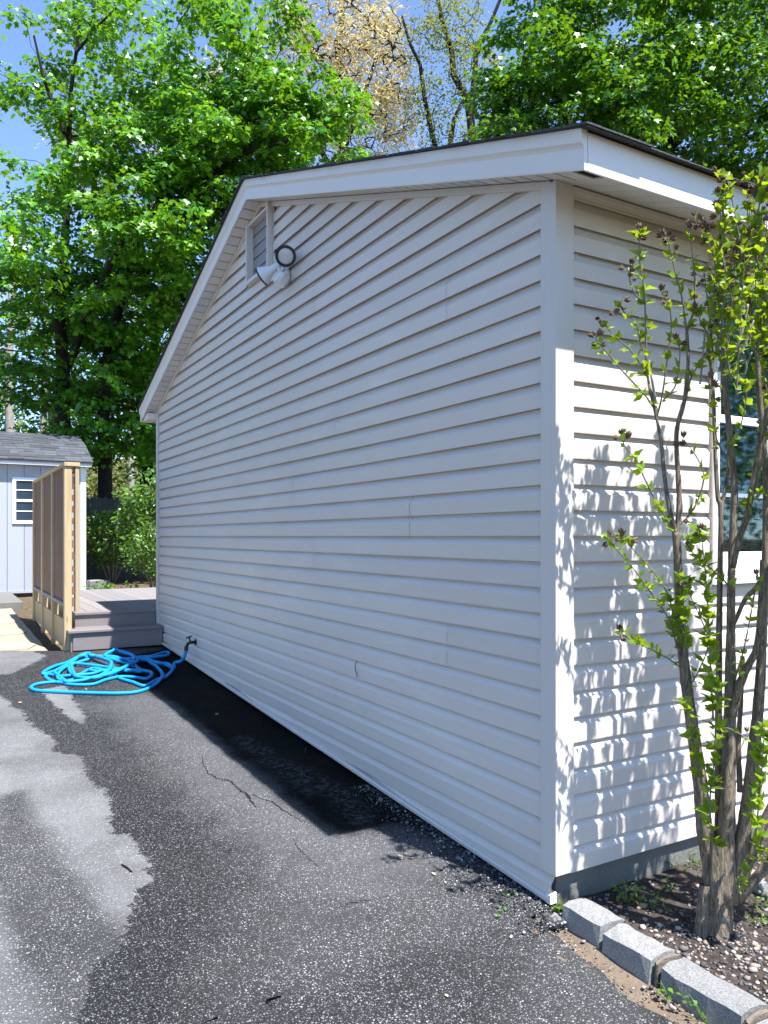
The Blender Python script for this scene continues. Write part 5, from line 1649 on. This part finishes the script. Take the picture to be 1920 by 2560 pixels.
# ------------------------------------------------------------------ bed: pebbles, weeds, stones
def pebbles(name, X, Y, Zs, S, seed, mat, flat=.65):
    r = np.random.default_rng(seed)
    n = len(X)
    ico = np.array([(0, 0, 1), (.89, 0, .45), (.28, .85, .45), (-.72, .53, .45), (-.72, -.53, .45), (.28, -.85, .45), (.72, .53, -.45), (-.28, .85, -.45), (-.89, 0, -.45), (-.28, -.85, -.45), (.72, -.53, -.45), (0, 0, -1)])
    ft_ = np.array([(0,1,2),(0,2,3),(0,3,4),(0,4,5),(0,5,1),(1,6,2),(2,6,7),(2,7,3),(3,7,8),(3,8,4),(4,8,9),(4,9,5),(5,9,10),(5,10,1),(1,10,6),(6,11,7),(7,11,8),(8,11,9),(9,11,10),(10,11,6)])
    B = ico[None]*r.uniform(.72, 1.25, (n, 12, 1))*r.uniform(.7, 1.2, (n, 1, 3))
    B[:, :, 2] *= flat
    a = r.uniform(0, 6.28, n); c, s_ = np.cos(a)[:, None], np.sin(a)[:, None]
    x = B[:, :, 0]*c - B[:, :, 1]*s_; y = B[:, :, 0]*s_ + B[:, :, 1]*c
    V = np.stack([x, y, B[:, :, 2]], -1)*S[:, None, None] + np.stack([X, Y, Zs], -1)[:, None, :]
    T = ft_[None] + (np.arange(n)*12)[:, None, None]
    return link(name, np_mesh(name, V.reshape(-1, 3), T.reshape(-1, 3), True), mat)
r = np.random.default_rng(71)
n = 5200
X = np.concatenate([r.uniform(.08, 1.6, n), r.uniform(.08, .5, 1500)]); Y = np.concatenate([r.uniform(-2.0, -.02, n), r.uniform(-1.2, -.3, 1500)])
dens = .5+.5*np.sin(X*5+1)*np.sin(Y*4+2)
keep = r.random(len(X)) < np.clip(.35+.65*dens + .35*np.clip((-Y-.35)*3, 0, 1), 0, 1)
X, Y = X[keep], Y[keep]
S = np.exp(r.normal(-5.15, .42, len(X)))
tag(pebbles('gravel', X, Y, bedz(X, Y)+S*.25, S, 72, M['pebble']), 'mixed river pebbles scattered over the dark bed soil', 'gravel', kind='stuff')
# crumbled asphalt along the foot of the wall
n = 2600
Y = -.12 + 1.6*r.random(n)**1.7; X = -.02 - np.abs(r.normal(0, .085, n))*np.clip(1.25-Y*.35, .3, 1)
S = np.exp(r.normal(-5.75, .45, n))
ZZ = gz(X, Y)+.008 + .018*np.exp(-((X+.12)/.10)**2)*np.clip(1.6-Y, 0, 1) + S*.2
tag(pebbles('rubble', X, Y, ZZ, S, 73, M['crumb'], .8), 'crumbled asphalt and grit along the foot of the gable wall', 'rubble', kind='stuff')
n = 500
X = r.uniform(-.20, -.06, n); Y = r.uniform(-1.8, -.05, n); S = np.exp(r.normal(-5.6, .4, n))
tag(pebbles('grit', X, Y, gz(X, Y)+.006, S, 74, M['pebble']), 'loose grit in the sandy strip beside the kerb', 'grit', kind='stuff')
# single stones
for k, (px, py, rr2, lab, mt) in enumerate([(1392, 2312, .026, 'squarish white stone by the corner of the house', 'pebble'), (1362, 2300, .014, 'small pale stone beside the white stone', 'pebble'), (1342, 2255, .012, 'round white pebble under the foot strip', 'pebble'),
                                            (1905, 2245, .035, 'flat pale stone in the bed past the shrub', 'granite'), (1890, 2215, .03, 'rounded tan stone behind the flat pale stone', 'flag')]):
    g_ = onground(px, py)
    z_ = float(bedz(g_[0], g_[1])) if g_[0] > .02 else gsurf(g_[0], g_[1])
    rb = rough_block(g_[0]-rr2, g_[0]+rr2, g_[1]-rr2*.8, g_[1]+rr2*.8, z_-.01, z_+rr2*1.1, 400+k, rr2*.16)
    tag(rb.build('stone', M['granite'] if mt != 'flag' else M['flag']), lab, 'stone')
wl = [(1412, 2296, 16, .034, .04, .03, 'jagged bright green weed at the head of the kerb'), (1275, 2255, 10, .022, .03, .03, 'small weed in the grit by the wall'), (1268, 2290, 9, .022, .02, .03, 'tiny weed beside the driveway grit'),
      (1568, 2268, 34, .022, .07, .06, 'clump of round leaved weed behind the first kerb stone'), (1630, 2290, 20, .020, .06, .05, 'loose weed between the kerb and the shrub'), (1674, 2235, 10, .02, .03, .03, 'pale green seedling in front of the shrub'),
      (1690, 2180, 18, .018, .05, .05, 'low weed against the concrete foundation'), (1750, 2175, 24, .018, .06, .07, 'spreading weed beside the shrub trunk at the foundation'), (1898, 2290, 14, .02, .04, .04, 'seedling among pebbles right of the shrub'),
      (1890, 2330, 16, .02, .04, .04, 'pale weed beside the shrub root'), (1670, 2500, 14, .02, .03, .04, 'grass sprig in the sandy strip'), (1760, 2552, 22, .02, .05, .05, 'leafy weed at the foot of the kerb')]
for k, (px, py, n_, sz, h_, sp, lab) in enumerate(wl):
    g_ = onground(px, py)
    z_ = float(bedz(g_[0], g_[1])) if g_[0] > .06 else gsurf(g_[0], g_[1])
    sprig('weed', lab, g_[0], g_[1], z_, n_, sz, 500+k, M['weed'], h_, sp)
for k, (px, py) in enumerate([(245, 1450), (285, 1455), (320, 1458), (268, 1440)]):
    p = unproj(px, py, 13.6 + k*.15)
    sprig('weed', ['leafy seedling by the stone block', 'seedling on the leaf litter', 'weed at the rear edge of the deck', 'seedling under the fence'][k], p[0], p[1], float(gz(p[0], p[1]))-.03, 40, .08, 540+k, M['weed'], .25, .16)
# dry leaves and twigs dropped on the asphalt
lt = [(1005, 2155, .05), (1025, 2150, .02), (1090, 2195, .03), (1115, 2215, .02), (1120, 2500, .022), (1277, 2352, .022), (212, 1724, .05), (545, 1786, .05), (55, 1760, .03), (700, 2330, .012), (290, 2330, .012), (1200, 2440, .012), (640, 1945, .012)]
for k, (px, py, sz) in enumerate(lt):
    g_ = onground(px, py)
    r_ = np.random.default_rng(600+k)
    a = r_.uniform(0, 6.28)
    V, T = leaf_cloud(np.array([[g_[0], g_[1], gsurf(g_[0], g_[1])+.006]]), np.array([[r_.normal(0, .15), r_.normal(0, .15), 1.0]]), np.array([[math.cos(a), math.sin(a), 0]]), np.array([sz]), *OVAL)
    tag(link('fallen_leaf', np_mesh('fallen_leaf', V, T), M['flag'] if k != 7 else M['weed']), 'dry fallen leaf lying on the asphalt' if k != 7 else 'green fallen leaf in the shade of the wall', 'leaf', 'leaves dropped on the asphalt')
def twig_(pix, lab, mat, rr3=.0025):
    P = []
    for px, py in pix:
        g_ = onground(px, py); P.append((g_[0], g_[1], gsurf(g_[0], g_[1])+rr3+.002))
    tag(MB().tube(P, rr3, 6).build('twig', mat), lab, 'twig', 'twigs dropped on the asphalt')
twig_([(1019, 2100), (1040, 2118), (1070, 2126)], 'pale straw twig in the shrub shadow', M['sand'])
twig_([(305, 2168), (318, 2176), (330, 2187)], 'short dark twig on the dry asphalt', M['bark'], .003)
twig_([(765, 1875), (764, 1890)], 'dark stub standing in the house shade', M['bark'], .005)
